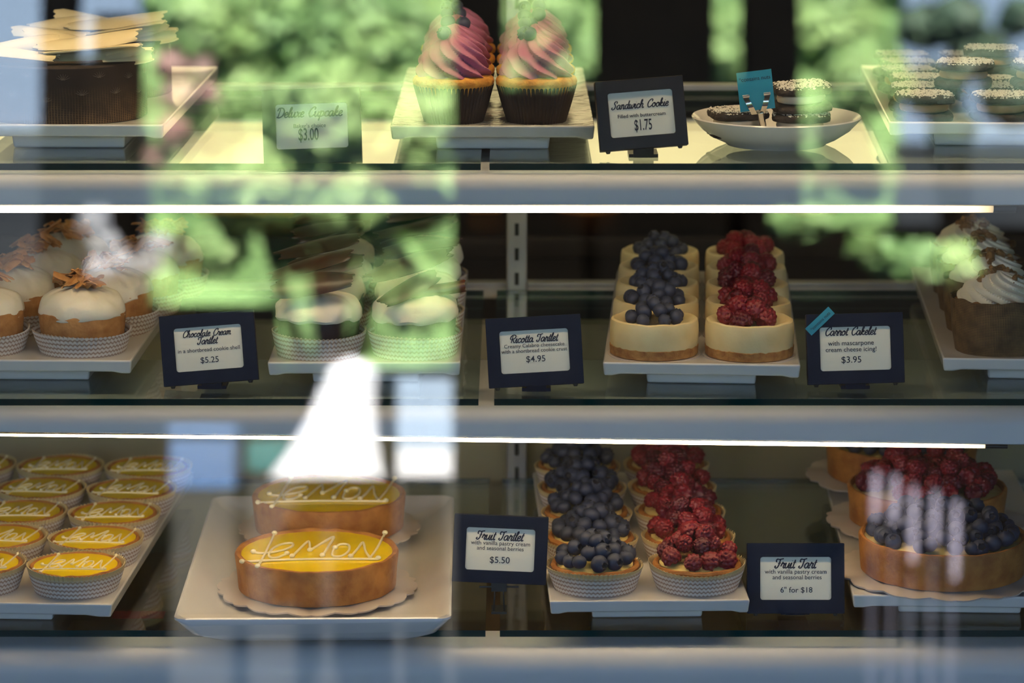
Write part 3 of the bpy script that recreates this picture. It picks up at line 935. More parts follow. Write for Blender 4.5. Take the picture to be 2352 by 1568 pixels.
b4 = tray('porcelain_tray', 'white porcelain tray under the big berry tarts on scalloped boards', 1958, 1370, ZB, 0.20, 0.46, 2.4)
zb4 = ZB + TH
GFT = 'big fruit tarts on boards'
bt = [('blueberry', 'big blueberry tart at the front of its tray', 'scalloped board under the front blueberry tart'),
      ('raspberry', 'big raspberry tart between two blueberry tarts', 'scalloped board under the big raspberry tart'),
      ('blueberry', 'big blueberry tart at the very back behind the raspberry tart', 'scalloped board under the rear blueberry tart')]
q0 = on_z(2178, 1318, zb4)
a4 = b4['rz']
for k, (kind, lab, bl_) in enumerate(bt):
    q = Vector((q0.x + (-0.006 if k == 0 else 0.006) + 0.186 * k * math.sin(-a4) - 0.012 * k, q0.y + 0.166 * k, zb4 + 0.0022 + 0.0024 * k))
    cake_board((q.x, q.y, q.z), 0.094, bl_, GBD)
    big_fruit_tart(kind, (q.x, q.y, q.z + 0.0024), lab, GFT, 70 + k)

# ------------------------------------------------------------------ middle shelf
m1 = tray('porcelain_tray', 'white porcelain tray under the almond-topped cream tartlets', 302, 832, ZM, 0.200, 0.45, 1.5, corner='R')
k = 0
GC = 'cream tartlets with toasted flakes'
for c in range(2):
    for r_ in range(4):
        p = m1['spot']((0.0500, -0.0440)[c] + 0.012 * r_ - 0.002, 0.050 + 0.0925 * r_)
        col_ = ['row beside the chocolate cream card', 'row cut by the picture edge'][c]
        lab = f'cream tartlet with toasted flakes, ' + ('front of ' if r_ == 0 else ordinal[r_] + ' in ') + 'the ' + col_
        cream_tartlet(p, lab, GC, 30 + k); k += 1
m2 = tray('porcelain_tray', 'white porcelain tray under the chocolate cream tartlets', 614, 836, ZM, 0.1745, 0.45, 0)
GCH = 'chocolate cream tartlets'
for c in range(2):
    for r_ in range(4):
        p = m2['spot']((-0.0435, 0.0445)[c], 0.045 + 0.094 * r_)
        col_ = ['row nearer the chocolate cream card', 'row nearer the ricotta card'][c]
        lab = 'chocolate cream tartlet with curls, ' + ('front of ' if r_ == 0 else ordinal[r_] + ' in ') + 'the ' + col_
        choc_tartlet(p, lab, GCH, (51, 52)[c] if r_ == 0 else 60 + c * 5 + r_)
m3 = tray('porcelain_tray', 'white porcelain tray under the ricotta cheesecakes with berries', 1384, 836, ZM, 0.178, 0.45, 3.6)
for c, kind in enumerate(('blueberry', 'raspberry')):
    for r_ in range(5):
        p = m3['spot']((-0.0435, 0.0435)[c], 0.047 + 0.0865 * r_)
        lab = f'ricotta cheesecake topped with {"blueberries" if c == 0 else "raspberries"}, ' + ('front of its row' if r_ == 0 else f'{ordinal[r_]} from the front of its row')
        cheesecake(kind, p, lab, f'{kind} ricotta cheesecakes', 80 + r_ + 10 * c)
m4 = tray('porcelain_tray', 'white porcelain tray under the burlap-wrapped carrot cakelets', 2165, 826, ZM, 0.20, 0.45, 3.7)
for c in range(2):
    for r_ in range(4):
        if c == 1 and r_ < 1: continue
        p = m4['spot']((-0.047, 0.05)[c], 0.049 + 0.093 * r_)
        lab = 'burlap-wrapped carrot cakelet, ' + ('front of ' if r_ == 0 else ordinal[r_] + ' in ') + ('the row beside the carrot cakelet card' if c == 0 else 'the row cut by the picture edge')
        carrot_cakelet(p, lab, 'carrot cakelets in burlap', 110 + r_ + 10 * c)

# ------------------------------------------------------------------ upper shelf
t1 = tray('porcelain_tray', 'white porcelain tray under the dark chocolate cakes', 376, 291, ZT, 0.182, 0.44, 1.0, corner='R')
def choc_cake(loc, label, seed, full=True):
    rr = random.Random(seed)
    root = thing('chocolate_cake', label, 'cake', loc, 0, 'dark chocolate cakes with white curls')
    MB().lathe([(0.072, 0), (0.0735, 0.0008), (0.0735, 0.051), (0.072, 0.0525), (0.03, 0.0525)], 120).build('chocolate_wrap', CAKESIDE, root)
    fb = MB()
    for k in range(14):                                     # pale fern prints on the chocolate
        a0 = -PI + PI * (k + 0.5) / 14
        z0 = 0.024 + 0.017 * (k % 2) + rr.uniform(-0.003, 0.003)
        for j in range(-3, 4):
            t = j * 0.38
            pts = [(0.0738 * math.cos(a0 + s * math.sin(t) * 0.09), 0.0738 * math.sin(a0 + s * math.sin(t) * 0.09), z0 + s * math.cos(t) * 0.006) for s in (0.1, 0.4, 0.7, 1.0)]
            fb.tube(pts, [0.00011, 0.00013, 0.0001, 0.00006], 5)
    fb.build('fern_print', FERN, root)
    n = 0
    for (c, x, y, z, rz, rx, s) in ((2, 0.03, -0.05, 0.0585, 0.06, -0.5, 0.9), (0, -0.035, -0.048, 0.060, -0.22, 0.1, 0.85), (1, 0.062, -0.03, 0.0575, 0.2, -1.2, 0.75), (1, -0.035, 0.0, 0.064, 0.4, 0.1, 0.95), (2, 0.02, 0.0, 0.0635, 0.05, 0.3, 0.95), (0, 0.0, 0.035, 0.062, -0.2, 0.2, 1.0)):
        link_mesh('white_chocolate_curl', WCURLS[c], root, (x, y, z), (rx, rr.uniform(-0.08, 0.08), rz), s)
    return root
pc = on_z(150, 268, ZT + TH)
choc_cake((pc.x, pc.y + 0.012, ZT + TH), 'round dark chocolate cake with white chocolate curls, at the tray front', 5)
choc_cake((pc.x + 0.004, pc.y + 0.18, ZT + TH), 'dark chocolate cake with white curls, behind another on the tray', 8)

t2 = tray('porcelain_tray', 'wavy white porcelain tray under the pink cupcakes', 896, 293, ZT, 0.183, 0.435, 0, WAVY_PORC)
for c in range(2):
    for r_ in range(4):
        p = t2['spot']((-0.0355, 0.0395)[c], 0.043 + 0.084 * r_)
        lab = 'pink-frosted cupcake with blueberries, ' + ('front' if r_ == 0 else ordinal[r_]) + ' of the row nearer the ' + ('deluxe cupcake card' if c == 0 else 'sandwich cookie card')
        cupcake(p, lab, 'pink frosted cupcakes', 140 + r_ + 10 * c)

def wafer(seed, s=0.026, th=0.007):
    """a rough rounded-square chocolate biscuit"""
    n = 64
    def rad(a):
        k = 1.0 / (abs(math.cos(a)) ** 5 + abs(math.sin(a)) ** 5) ** 0.2
        return s * k * (1 + 0.035 * noise.noise((math.cos(a) * 5 + seed, math.sin(a) * 5, seed)))
    prof = [(0.9, 0), (1.0, 0.15), (1.02, 0.5), (0.98, 0.85), (0.9, 1.0), (0.5, 1.05), (0.01, 1.0)]
    return MB().lathe(prof, n, lambda r, z, a, i: (r * rad(a), z * th + 0.0006 * noise.noise((r * math.cos(a) * 6 + seed, r * math.sin(a) * 6, z)))), rad
def sandwich_cookie(loc, rz, label, group, seed, filling, tilt=(0, 0)):
    rr = random.Random(seed)
    root = thing('sandwich_cookie', label, 'cookie', loc, rz, group)
    root.rotation_euler = (tilt[0], tilt[1], rz)
    mb, rad = wafer(seed)
    mb.build('bottom_wafer', COOKIE, root)
    def ff(r, z, a, i): return r * (1 + 0.04 * noise.noise((math.cos(a) * 3 + seed, math.sin(a) * 3, z * 50))), z
    MB().lathe([(0.018, 0.0068), (0.0212, 0.0085), (0.0222, 0.0115), (0.0212, 0.0148), (0.018, 0.0165)], 56, ff).build('cream_filling', filling, root)
    mb2, rad2 = wafer(seed + 50)
    mb2.move(Matrix.Translation((0.001, 0, 0.0162)))
    top = mb2.build('top_wafer', COOKIE, root)
    fl = MB()
    for k in range(460):
        a, d = rr.uniform(0, 2 * PI), math.sqrt(rr.random()) * 0.97
        r = d * rad2(a)
        x, y = 0.001 + r * math.cos(a), r * math.sin(a)
        z = 0.0162 + 0.0072 - (0.0012 if d > 0.9 else 0)
        L, W = rr.uniform(0.0010, 0.0026), rr.uniform(0.0004, 0.0008)
        q = rr.uniform(0, PI); cx_, sy_ = math.cos(q), math.sin(q)
        v = []
        for zz in (0, 0.0006):
            for (ux_, vy_) in ((-L, -W), (L, -W), (L, W), (-L, W)):
                v.append((x + ux_ / 2 * cx_ - vy_ * sy_, y + ux_ / 2 * sy_ + vy_ * cx_, z + zz + ux_ * 0.15))
        fl.add(v, [(3, 2, 1, 0), (4, 5, 6, 7), (0, 1, 5, 4), (1, 2, 6, 5), (2, 3, 7, 6), (3, 0, 4, 7)])
    o = fl.build('coconut_flakes', COCONUT, top, False)
    o['kind'] = 'stuff'
    return root

# round plate with three cookies and the blue nut sign
pl = on_z(1782, 330, ZT)
plate = thing('round_plate', 'shallow round white plate holding three sandwich cookies', 'plate', (pl.x, pl.y, ZT))
MB().lathe([(0.040, 0), (0.045, 0), (0.047, 0.002), (0.056, 0.006), (0.068, 0.014), (0.0765, 0.0235), (0.0775, 0.0255), (0.0765, 0.0265), (0.0740, 0.0245), (0.065, 0.0155), (0.054, 0.0085), (0.044, 0.0052), (0.01, 0.0048)], 120).build('dish', WHITE_PORC, plate)
GS = 'coconut sandwich cookies with white filling'
zc = ZT + 0.0095
sandwich_cookie((pl.x - 0.036, pl.y - 0.006, zc - 0.0005), 0.12, 'flat coconut sandwich cookie lying under the blue nut sign', GS, 3, BUTTERC, (0, -0.02))
sandwich_cookie((pl.x + 0.0205, pl.y - 0.012, zc - 0.002), -0.08, 'coconut sandwich cookie at the bottom of the two-cookie stack', GS, 4, BUTTERC)
sandwich_cookie((pl.x + 0.0215, pl.y - 0.009, zc + 0.0232), 0.1, 'coconut sandwich cookie on top of another on the round plate', GS, 6, BUTTERC, (0.03, -0.05))
t3 = tray('porcelain_tray', 'white porcelain tray heaped with square coconut cookies', 2041, 284, ZT, 0.20, 0.43, 3.0)
GS2 = 'coconut sandwich cookies with caramel filling'
n_ = 0
for r_ in range(6):
    for c in range(3):
        p = t3['spot'](-0.064 + 0.066 * c + R.uniform(-0.003, 0.003), 0.036 + 0.064 * r_ + R.uniform(-0.002, 0.002))
        lab = f'caramel-filled coconut cookie lying in the ' + ('front' if r_ == 0 else ordinal[r_] if r_ < 5 else 'rearmost') + ' row, ' + ['outer edge beside the round plate', 'middle of the tray', 'edge cut by the picture'][c]
        sandwich_cookie(p, b3['rz'] + R.uniform(-0.15, 0.15), lab, GS2, 200 + n_, PEANUT)
        n_ += 1
for (x, y, lab) in ((-0.026, 0.085, 'caramel-filled coconut cookie topmost of the stack beside the tray corner'), (0.045, 0.085, 'caramel-filled coconut cookie stacked on the row at the picture edge'), (0.01, 0.20, 'caramel-filled coconut cookie stacked further back on the tray')):
    sandwich_cookie(t3['spot'](x, y, 0.0240), R.uniform(-0.2, 0.2), lab, GS2, 230 + n_, PEANUT)
    n_ += 1

# ------------------------------------------------------------------ price cards
GLY = {
 'a': (1.02, [[(.75,.85),(.45,1),(.12,.7),(.1,.25),(.35,0),(.65,.3),(.78,.95),(.75,.3),(.92,0),(1.12,.2)]]),
 'c': (.80, [[(.7,.75),(.5,1),(.15,.75),(.1,.3),(.4,0),(.85,.25)]]),
 'd': (1.02, [[(.75,.85),(.45,1),(.12,.7),(.1,.25),(.35,0),(.65,.3),(.88,1.9),(.75,.4),(.9,0),(1.1,.2)]]),
 'e': (.75, [[(.1,.42),(.5,.55),(.6,.85),(.4,1),(.12,.7),(.12,.25),(.4,0),(.8,.25)]]),
 'h': (.95, [[(0,.3),(.42,1.5),(.38,1.9),(.2,1.5),(.1,0)], [(.1,.4),(.4,.95),(.65,.9),(.6,.2),(.78,0),(1,.2)]]),
 'i': (.48, [[(0,.3),(.22,1),(.15,.2),(.33,0),(.52,.2)], [(.27,1.38),(.30,1.46)]]),
 'k': (.85, [[(0,.3),(.42,1.5),(.38,1.9),(.2,1.5),(.1,0)], [(.12,.45),(.5,.98),(.58,.72),(.2,.5),(.55,.05),(.9,.2)]]),
 'l': (.48, [[(0,.3),(.42,1.5),(.36,1.9),(.2,1.5),(.15,.3),(.33,0),(.52,.2)]]),
 'm': (1.2, [[(.05,.8),(.15,1),(.1,0)], [(.1,.5),(.35,1),(.5,.8),(.45,0)], [(.47,.5),(.75,1),(.9,.8),(.85,.2),(1.0,0),(1.22,.2)]]),
 'n': (.9, [[(.05,.8),(.15,1),(.1,0)], [(.1,.45),(.4,1),(.62,.85),(.58,.2),(.74,0),(.95,.2)]]),
 'o': (.9, [[(.45,1),(.12,.65),(.15,.2),(.45,0),(.75,.35),(.72,.8),(.45,1),(.58,.75),(.95,.8)]]),
 'p': (.95, [[(.02,.6),(.22,1),(.1,-.8)], [(.15,.5),(.45,1),(.75,.75),(.65,.2),(.4,0),(.15,.2)], [(.6,.1),(1,.2)]]),
 'r': (.75, [[(0,.3),(.22,1.12),(.3,.85),(.6,.9),(.5,.25),(.66,0),(.85,.2)]]),
 't': (.5, [[(.32,1.6),(.18,.3),(.35,0),(.58,.2)], [(0,1.05),(.55,1.12)]]),
 'u': (.98, [[(0,.6),(.15,1),(.12,.3),(.35,0),(.65,.4),(.75,1),(.7,.3),(.88,0),(1.06,.2)]]),
 'w': (1.22, [[(0,.7),(.15,1),(.15,.2),(.35,0),(.55,.4),(.6,.9),(.6,.2),(.8,0),(1.05,.5),(1.08,1),(1.3,.82)]]),
 'x': (.82, [[(.05,.85),(.25,.95),(.55,.08),(.85,.2)], [(.75,.95),(.1,.05)]]),
 'D': (1.45, [[(.5,1.7),(.36,.1)], [(.02,1.25),(.25,1.75),(.9,1.75),(1.32,1.15),(1.15,.35),(.6,0),(.08,.1)]]),
 'C': (1.15, [[(1.05,1.3),(1.15,1.7),(.8,1.82),(.3,1.35),(.15,.6),(.45,0),(.9,.15),(1.15,.45)]]),
 'S': (1.15, [[(1.05,1.35),(1.1,1.75),(.7,1.82),(.48,1.4),(.82,.9),(.75,.3),(.35,0),(.03,.22),(.2,.5)]]),
 'R': (1.35, [[(.5,1.7),(.4,0)], [(.3,.75),(.02,1.0),(.15,1.6),(.7,1.85),(1.2,1.6),(1.1,1.1),(.55,.9)], [(.6,.9),(1.0,.1),(1.35,.15)]]),
 'T': (1.05, [[(.25,1.15),(.05,1.3),(.15,1.72),(.6,1.66),(1.25,1.82)], [(.78,1.66),(.66,.4),(.36,0),(.04,.2),(.2,.45)]]),
 'F': (1.15, [[(.25,1.15),(.05,1.3),(.15,1.72),(.6,1.66),(1.35,1.82)], [(.78,1.66),(.66,.4),(.36,0),(.04,.2),(.2,.45)], [(.45,.92),(1.05,.98)]]),
}
def ribbon(mb, pts, wd, mi=0):
    P = [Vector((p[0], p[1])) for p in pts]
    vs = []
    for i, p in enumerate(P):
        t = (P[min(i + 1, len(P) - 1)] - P[max(i - 1, 0)])
        t = t.normalized() if t.length > 1e-9 else Vector((1, 0))
        n = Vector((-t.y, t.x))
        e = 0.75 if i in (0, len(P) - 1) else 1.0
        w_ = wd * e * (1.0 + 0.28 * abs(t.y))
        vs += [p + n * w_, p - n * w_]
    o = [(v.x, 0, v.y) for v in vs]
    mb.add(o, [(2 * i, 2 * i + 1, 2 * i + 3, 2 * i + 2) for i in range(len(P) - 1)], mi)
def script_line(mb, s, cx, cz, width, y):
    """connected brush lettering, centred at CX, baseline CZ, WIDTH wide"""
    x, strokes = 0.0, []
    for ch in s:
        if ch == ' ': x += 0.75; continue
        adv, st_ = GLY[ch]
        for q in st_:
            strokes.append([(px_ + x + 0.28 * pz_, pz_) for px_, pz_ in q])
        x += adv
    k = width / x
    sub = MB()
    for q in strokes:
        ribbon(sub, [tuple(v) for v in smooth_path([(a, b, 0) for a, b in q], 6)], 0.105)
    sub.v = [Vector((cx + (v.x - x / 2 - 0.15) * k, y, cz + v.z * k)) for v in sub.v]
    mb.add(sub.v, sub.f, 0)
def font_line(mb, s, cx, cz, width, y, squeeze=1.0, bold=0.0, mi=0, height=None):
    cu = bpy.data.curves.new('t', 'FONT')
    cu.body = s; cu.size = 1.0; cu.offset = bold; cu.resolution_u = 3
    ob = bpy.data.objects.new('t', cu)
    COL.objects.link(ob)
    dg = bpy.context.evaluated_depsgraph_get()
    me = bpy.data.meshes.new_from_object(ob.evaluated_get(dg))
    bpy.data.objects.remove(ob); bpy.data.curves.remove(cu)
    xs = [v.co.x for v in me.vertices]
    k = width / (max(xs) - min(xs)); mid = (max(xs) + min(xs)) / 2
    mb.add([(cx + (v.co.x - mid) * k, y, cz + v.co.y * k / squeeze) for v in me.vertices], [tuple(p.vertices) for p in me.polygons], mi)
    bpy.data.meshes.remove(me)
def rounded(w2, h2, r, n=6):
    pts = []
    for (sx_, sy_, a0) in ((1, 1, 0), (-1, 1, PI / 2), (-1, -1, PI), (1, -1, 1.5 * PI)):
        for k in range(n):
            a = a0 + PI / 2 * k / (n - 1)
            pts.append((sx_ * (w2 - r) + r * math.cos(a), sy_ * (h2 - r) + r * math.sin(a)))
    return pts
def price_card(label, cx, cy, wpx, hpx, y, zs, roll, yaw, lines, m=NAVY, winw=0.725, winh=0.62, wx=0.0, wz=0.0, stand='block', lean=14):
    c = on_y(cx, cy, y)
    k = (c - CAM).length / F
    W2, H2 = wpx * k / 2, hpx * k / 2 * 1.02
    root = thing('price_card', label, 'price card', c, 0, 'framed price cards')
    M = Matrix.Rotation(math.radians(yaw), 4, 'Z') @ Matrix.Rotation(math.radians(-lean), 4, 'X') @ Matrix.Rotation(math.radians(-roll), 4, 'Y')
    root.rotation_euler = M.to_euler()
    T = 0.011
    out = rounded(W2, H2, 0.0008)
    inn = [(x + wx * W2, z + wz * H2) for x, z in rounded(W2 * winw, H2 * winh, 0.0025)]
    n = len(out)
    vs = [(x, 0, z) for x, z in out] + [(x, 0, z) for x, z in inn] + [(x, 0.0022, z) for x, z in inn] + [(x, T, z) for x, z in out]
    fs = []
    for i in range(n):
        j = (i + 1) % n
        fs += [(i, n + i, n + j, j), (n + i, 2 * n + i, 2 * n + j, n + j), (i, j, 3 * n + j, 3 * n + i)]
    fs.append(tuple(range(3 * n, 4 * n)))
    MB().add(vs, fs).build('frame', m, root, False, 0.0005)
    cb = MB()
    cb.add([(x, 0.0020, z) for x, z in inn] + [(x, 0.004, z) for x, z in inn], [tuple(reversed(range(n)))] + [(i, (i + 1) % n, n + (i + 1) % n, n + i) for i in range(n)] + [tuple(range(n, 2 * n))])
    card = cb.build('card', CARD, root, False)
    wW, wH = W2 * winw, H2 * winh
    tb = MB()
    for (s, kind, fz, fw, fx) in lines:
        x, z = wx * W2 + fx * wW, wz * H2 + fz * wH
        if kind == 'script': script_line(tb, s, x, z, fw * 2 * wW, 0.0017)
        elif kind == 'deco': font_line(tb, s, x, z, fw * 2 * wW, 0.0017, 0.52, 0.012)
        else: font_line(tb, s, x, z, fw * 2 * wW, 0.0017, 1.0, 0.014 if kind == 'bold' else 0.004)
    lt = tb.build('lettering', INK, card, False)
    Mi = (Matrix.Translation(c) @ M).inverted()
    low = (Matrix.Translation(c) @ M) @ Vector((0, T * 0.6, -H2 * 0.9))
    if stand == 'clip':
        s1 = MB()
        x0, z1, yb = low.x, low.z, low.y
        for dx in (-0.004, 0.004):
            s1.tube([(x0 + dx, yb - 0.004, z1), (x0 + dx, yb - 0.006, z1 - 0.012), (x0 + dx * 1.2, yb - 0.002, zs + 0.002)], 0.0009, 8)
        s1.tube([(x0 - 0.018, yb - 0.004, z1 - 0.006), (x0 + 0.018, yb - 0.004, z1 - 0.006)], 0.0009, 8)
        s1.box(x0 - 0.007, x0 + 0.007, yb - 0.006, yb + 0.004, z1 - 0.010, z1 + 0.004)
        s1.box(x0 - 0.007, x0 + 0.007, yb - 0.006, yb + 0.016, zs, zs + 0.002)
        s1.move(Mi).build('clip_stand', DARKMETAL, root, False)
    else:
        s1 = MB()
        s1.box(low.x - 0.009, low.x + 0.009, low.y - 0.001, low.y + 0.008, zs, low.z + 0.002)
        s1.box(low.x - 0.013, low.x + 0.013, low.y, low.y + 0.034, zs, zs + 0.003)
        s1.move(Mi).build('easel_stand', m, root, False)
        for sgn in (-1, 1):
            q = MB().lathe([(0.0015, -0.0022), (0.0026, 0), (0.0026, 0.0006)], 12)
            q.move(Matrix.Translation((sgn * W2 * 0.82, T * 0.5, -H2)))
            q.build('rubber_foot', DARKMETAL, root)
    return root, W2, H2
S, B_, N_, D_ = 'script', 'bold', 'plain', 'deco'
price_card('black framed card reading Deluxe Cupcake, three dollars', 716, 289, 225, 168, 2.622, ZT, 2.0, 0, [('Deluxe Cupcake', S, 0.42, 0.92, -0.05), ("Baker's choice", N_, -0.06, 0.45, -0.06), ('$3.00', D_, -0.62, 0.28, -0.1)], BLACKFR, 0.73, 0.60)
price_card('black framed card reading Sandwich Cookie', 1474, 260, 203, 157, 2.645, ZT, 4.0, 4, [('Sandwich Cookie', S, 0.26, 0.88, -0.02), ('Filled with buttercream', B_, -0.14, 0.74, 0.0), ('$1.75', D_, -0.74, 0.27, 0.02)], BLACKFR, 0.735, 0.64)
price_card('navy framed card reading Chocolate Cream Tartlet', 479, 799, 217, 158, 2.65, ZM, 4.5, 0, [('Chocolate Cream', S, 0.56, 0.72, -0.02), ('Tartlet', S, 0.20, 0.30, -0.02), ('in a shortbread cookie shell', N_, -0.14, 0.92, 0.0), ('$5.25', N_, -0.66, 0.27, 0.0)], NAVY, 0.71, 0.62)
price_card('navy framed card reading Ricotta Tartlet', 1228, 806, 219, 157, 2.64, ZM, 3.2, 0, [('Ricotta Tartlet', S, 0.44, 0.70, 0.0), ('Creamy Calabro cheesecake', N_, 0.20, 0.88, 0.0), ('with a shortbread cookie crust', N_, -0.04, 0.96, -0.01), ('$4.95', N_, -0.50, 0.28, 0.02)], NAVY, 0.72, 0.61)
rt, w2, h2 = price_card('navy framed card reading Carrot Cakelet, with blue tape on its corner', 1965, 800, 221, 158, 2.65, ZM, 1.5, 0, [('Carrot Cakelet', S, 0.62, 0.72, -0.12), ('with mascarpone', N_, 0.16, 0.65, -0.12), ('cream cheese icing!', N_, -0.13, 0.72, -0.12), ('$3.95', N_, -0.64, 0.28, -0.12)], NAVY, 0.73, 0.62)
# blue tape flag on the carrot card
tm = MB().sheet(10, 4, lambda u, v: ((u - 0.5) * 0.029, -0.0008 - 0.0016 * math.sin(u * PI), (v - 0.5) * 0.0085), 0.0004)
fontb = MB(); font_line(fontb, '*contains nuts', 0.0, -0.0016, 0.023, -0.0029)
tm.move(Matrix.Translation((-w2 * 0.72, 0, h2 * 0.80)) @ Matrix.Rotation(math.radians(-42), 4, 'Y'))
fontb.move(Matrix.Translation((-w2 * 0.72, 0, h2 * 0.80)) @ Matrix.Rotation(math.radians(-42), 4, 'Y'))
tp = tm.build('tape_flag', TAPE, rt); tp['label'] = 'bright blue tape flag with nut warning'
fontb.build('lettering', INK, tp, False)
price_card('navy framed card reading Fruit Tartlet, on a metal clip stand', 1149, 1262, 216, 152, 2.63, ZB, -2.4, 0, [('Fruit Tartlet', S, 0.44, 0.68, -0.02), ('with vanilla pastry cream', N_, 0.20, 0.86, 0.0), ('and seasonal berries', N_, -0.04, 0.68, 0.0), ('$5.50', N_, -0.64, 0.29, 0.0)], NAVY, 0.73, 0.63, stand='clip', lean=10)
price_card('navy framed card reading Fruit Tart, six inch size', 1828, 1328, 222, 157, 2.625, ZB, 0.0, 0, [('Fruit Tart', S, 0.48, 0.58, 0.0), ('with vanilla pastry cream', N_, 0.22, 0.87, 0.0), ('and seasonal berries', N_, -0.04, 0.69, 0.04), ('6" for $18', N_, -0.66, 0.45, 0.02)], NAVY, 0.73, 0.61)

# the blue nut sign in its clip
cs = on_y(1736, 208, pl.y - 0.032)
ns = thing('nut_warning_sign', 'small blue card reading contains nuts, held in a metal clip', 'sign', (cs.x + 0.008, cs.y, ZT + 0.0075))
k = (cs - CAM).length / F
h0 = cs.z - (ZT + 0.0075)
rollm = Matrix.Translation((-0.008, 0, h0)) @ Matrix.Rotation(math.radians(-7), 4, 'Y')
MB().box(-40 * k, 40 * k, 0, 0.0006, -45 * k, 45 * k).move(rollm).build('card', TAPE, ns, False)
tb = MB(); font_line(tb, '*contains nuts', 0, 24 * k, 72 * k, -0.0003); tb.move(rollm).build('lettering', INK, ns, False)
cl = MB()
for sgn in (-1, 1):
    cl.sheet(8, 3, lambda u, v: (sgn * (0.0035 + 0.0065 * u) + (v - 0.5) * 0.005, -0.0022 - 0.002 * math.sin(u * PI), -0.021 + 0.016 * u), 0.0006)
    cl.sheet(6, 3, lambda u, v: (sgn * 0.0095 + (v - 0.5) * 0.006, -0.0022 - 0.0025 * math.sin(u * 2.2), -0.0055 + 0.003 * u), 0.0006)
cl.move(rollm).build('clip_jaw', CHROME, ns)
MB().tube([(0, 0.0, 0.0), (-0.001, -0.001, h0 * 0.3), (-0.0035, -0.002, h0 - 0.02)], [0.0036, 0.003, 0.0032], 12).build('stem', CHROME, ns)
MB().lathe([(0.010, 0), (0.0108, 0.001), (0.0095, 0.0028), (0.004, 0.0038)], 32).build('base', CHROME, ns)

# ------------------------------------------------------------------ behind the case
bc = thing('back_counter', 'dark wooden counter in the gloom behind the pastry case', 'counter', (0, 4.0, 0))
MB().box(-2.2, 2.2, -0.3, 0.35, 0.0, 0.93).build('cabinet', WOOD, bc, False)
MB().box(-2.25, 2.25, -0.33, 0.38, 0.93, 0.96).build('counter_top', WOOD, bc, False, 0.004)
def loaf(px, py, w_, h_, d_, m, name, label, cat, y=3.85):
    p = on_y(px, py, y)
    root = thing(name, label, cat, (p.x, p.y, 0.961))
    mb = MB()
    for i, (a, b) in enumerate(((0, 0.42), (0.5, 1.0))):
        mb.box(-w_ / 2, w_ / 2, -d_ / 2, d_ / 2, h_ * a, h_ * b)
    mb.build('sponge_layer', m, root, True, 0.006)
    MB().box(-w_ / 2 + 0.004, w_ / 2 - 0.004, -d_ / 2 + 0.004, d_ / 2 - 0.004, h_ * 0.4, h_ * 0.52).build('filling', CREAM, root, True, 0.002)
    return root
YEL = mat('yellow_cake', (0.72, 0.47, 0.06), 0.6, (0.6, 0.35, 0.04), 40, bump=0.5)
loaf(572, 620, 0.13, 0.05, 0.1, YEL, 'layer_cake', 'yellow layer cake on the back counter, behind the chocolate tartlets', 'cake')
loaf(1115, 650, 0.045, 0.045, 0.06, SPONGE, 'layer_cake', 'small pale cake slice on the back counter beside the upright', 'cake')
def bun(px, py, r, m, label, seed):
    p = on_y(px, py, 3.85)
    root = thing('berry_pastry', label, 'pastry', (p.x, p.y, 0.961), 0, 'pastries on the back counter')
    rr = random.Random(seed)
    tart_shell(root, r, 0.022, CRUST, sd=seed)
    cream_dome(root, r * 0.8, 0.016, 0.034, seed)
    for kk in range(7):
        a = kk * 0.9
        link_mesh('raspberry', rr.choice(RASPS), root, (r * 0.5 * math.cos(a), r * 0.5 * math.sin(a), 0.036), (rr.uniform(0, 2), rr.uniform(0, 1), a), 0.011)
bun(1352, 625, 0.045, CRUST, 'berry pastry on the back counter between upright and cheesecakes', 4)
bun(1850, 630, 0.045, CRUST, 'berry pastry on the back counter behind the carrot cakelet card', 6)
# paper bag and a folded box in the base, seen below the lower glass
bag = thing('paper_bag', 'crumpled kraft paper bag with a red print below the lower glass', 'bag', (on_y(300, 1460, 2.80).x, 2.80, 0.70))
def bagf(u, v):
    q = 0.006 * noise.noise((u * 4, v * 4, 1.0))
    return ((u - 0.5) * 0.17, (v - 0.5) * 0.10 + q, 0.034 + abs(q) - 0.055 * abs(v - 0.5))
MB().sheet(20, 10, bagf, 0.001).build('paper', KRAFT, bag)
MB().sheet(6, 4, lambda u, v: ((u - 0.3) * 0.05, -0.012 + (v - 0.5) * 0.022, 0.044), 0.0006).build('print', REDTAG, bag)

# ------------------------------------------------------------------ the yard mirrored in the pane
def leaf_mat(name, a, b):
    m = mat(name, a, 0.6, b, 1.6, 3, lo=0.4, hi=0.6)
    return m
LEAFA = leaf_mat('fresh_leaf', (0.165, 0.31, 0.105), (0.29, 0.45, 0.15))
LEAFB = leaf_mat('deep_leaf', (0.035, 0.075, 0.05), (0.07, 0.12, 0.07))
IVY = mat('ivy', (0.145, 0.265, 0.10), 0.9, (0.22, 0.365, 0.135), 0.7, 3, spec=0.1, lo=0.3, hi=0.7)
PINKP = leaf_mat('pink_petal', (0.38, 0.20, 0.18), (0.30, 0.21, 0.18))
PALESTREAK = leaf_mat('pale_streak', (0.38, 0.38, 0.40), (0.30, 0.32, 0.36))  # pale tone for the added shrub that makes a bright streak
TRUNK = mat('bark', (0.012, 0.009, 0.007), 0.9, (0.006, 0.005, 0.004), 8, spec=0.0)
DARKFILL = mat('mirror_black', (0.002, 0.0018, 0.0016), 0.9, (0.003, 0.0026, 0.0022), 6, spec=0.0)  # near-black, so the added posts and panels mirror as darkness
SLATE = mat('slate_cladding', (0.018, 0.022, 0.028), 0.9, (0.026, 0.03, 0.036), 1.5, spec=0.1)
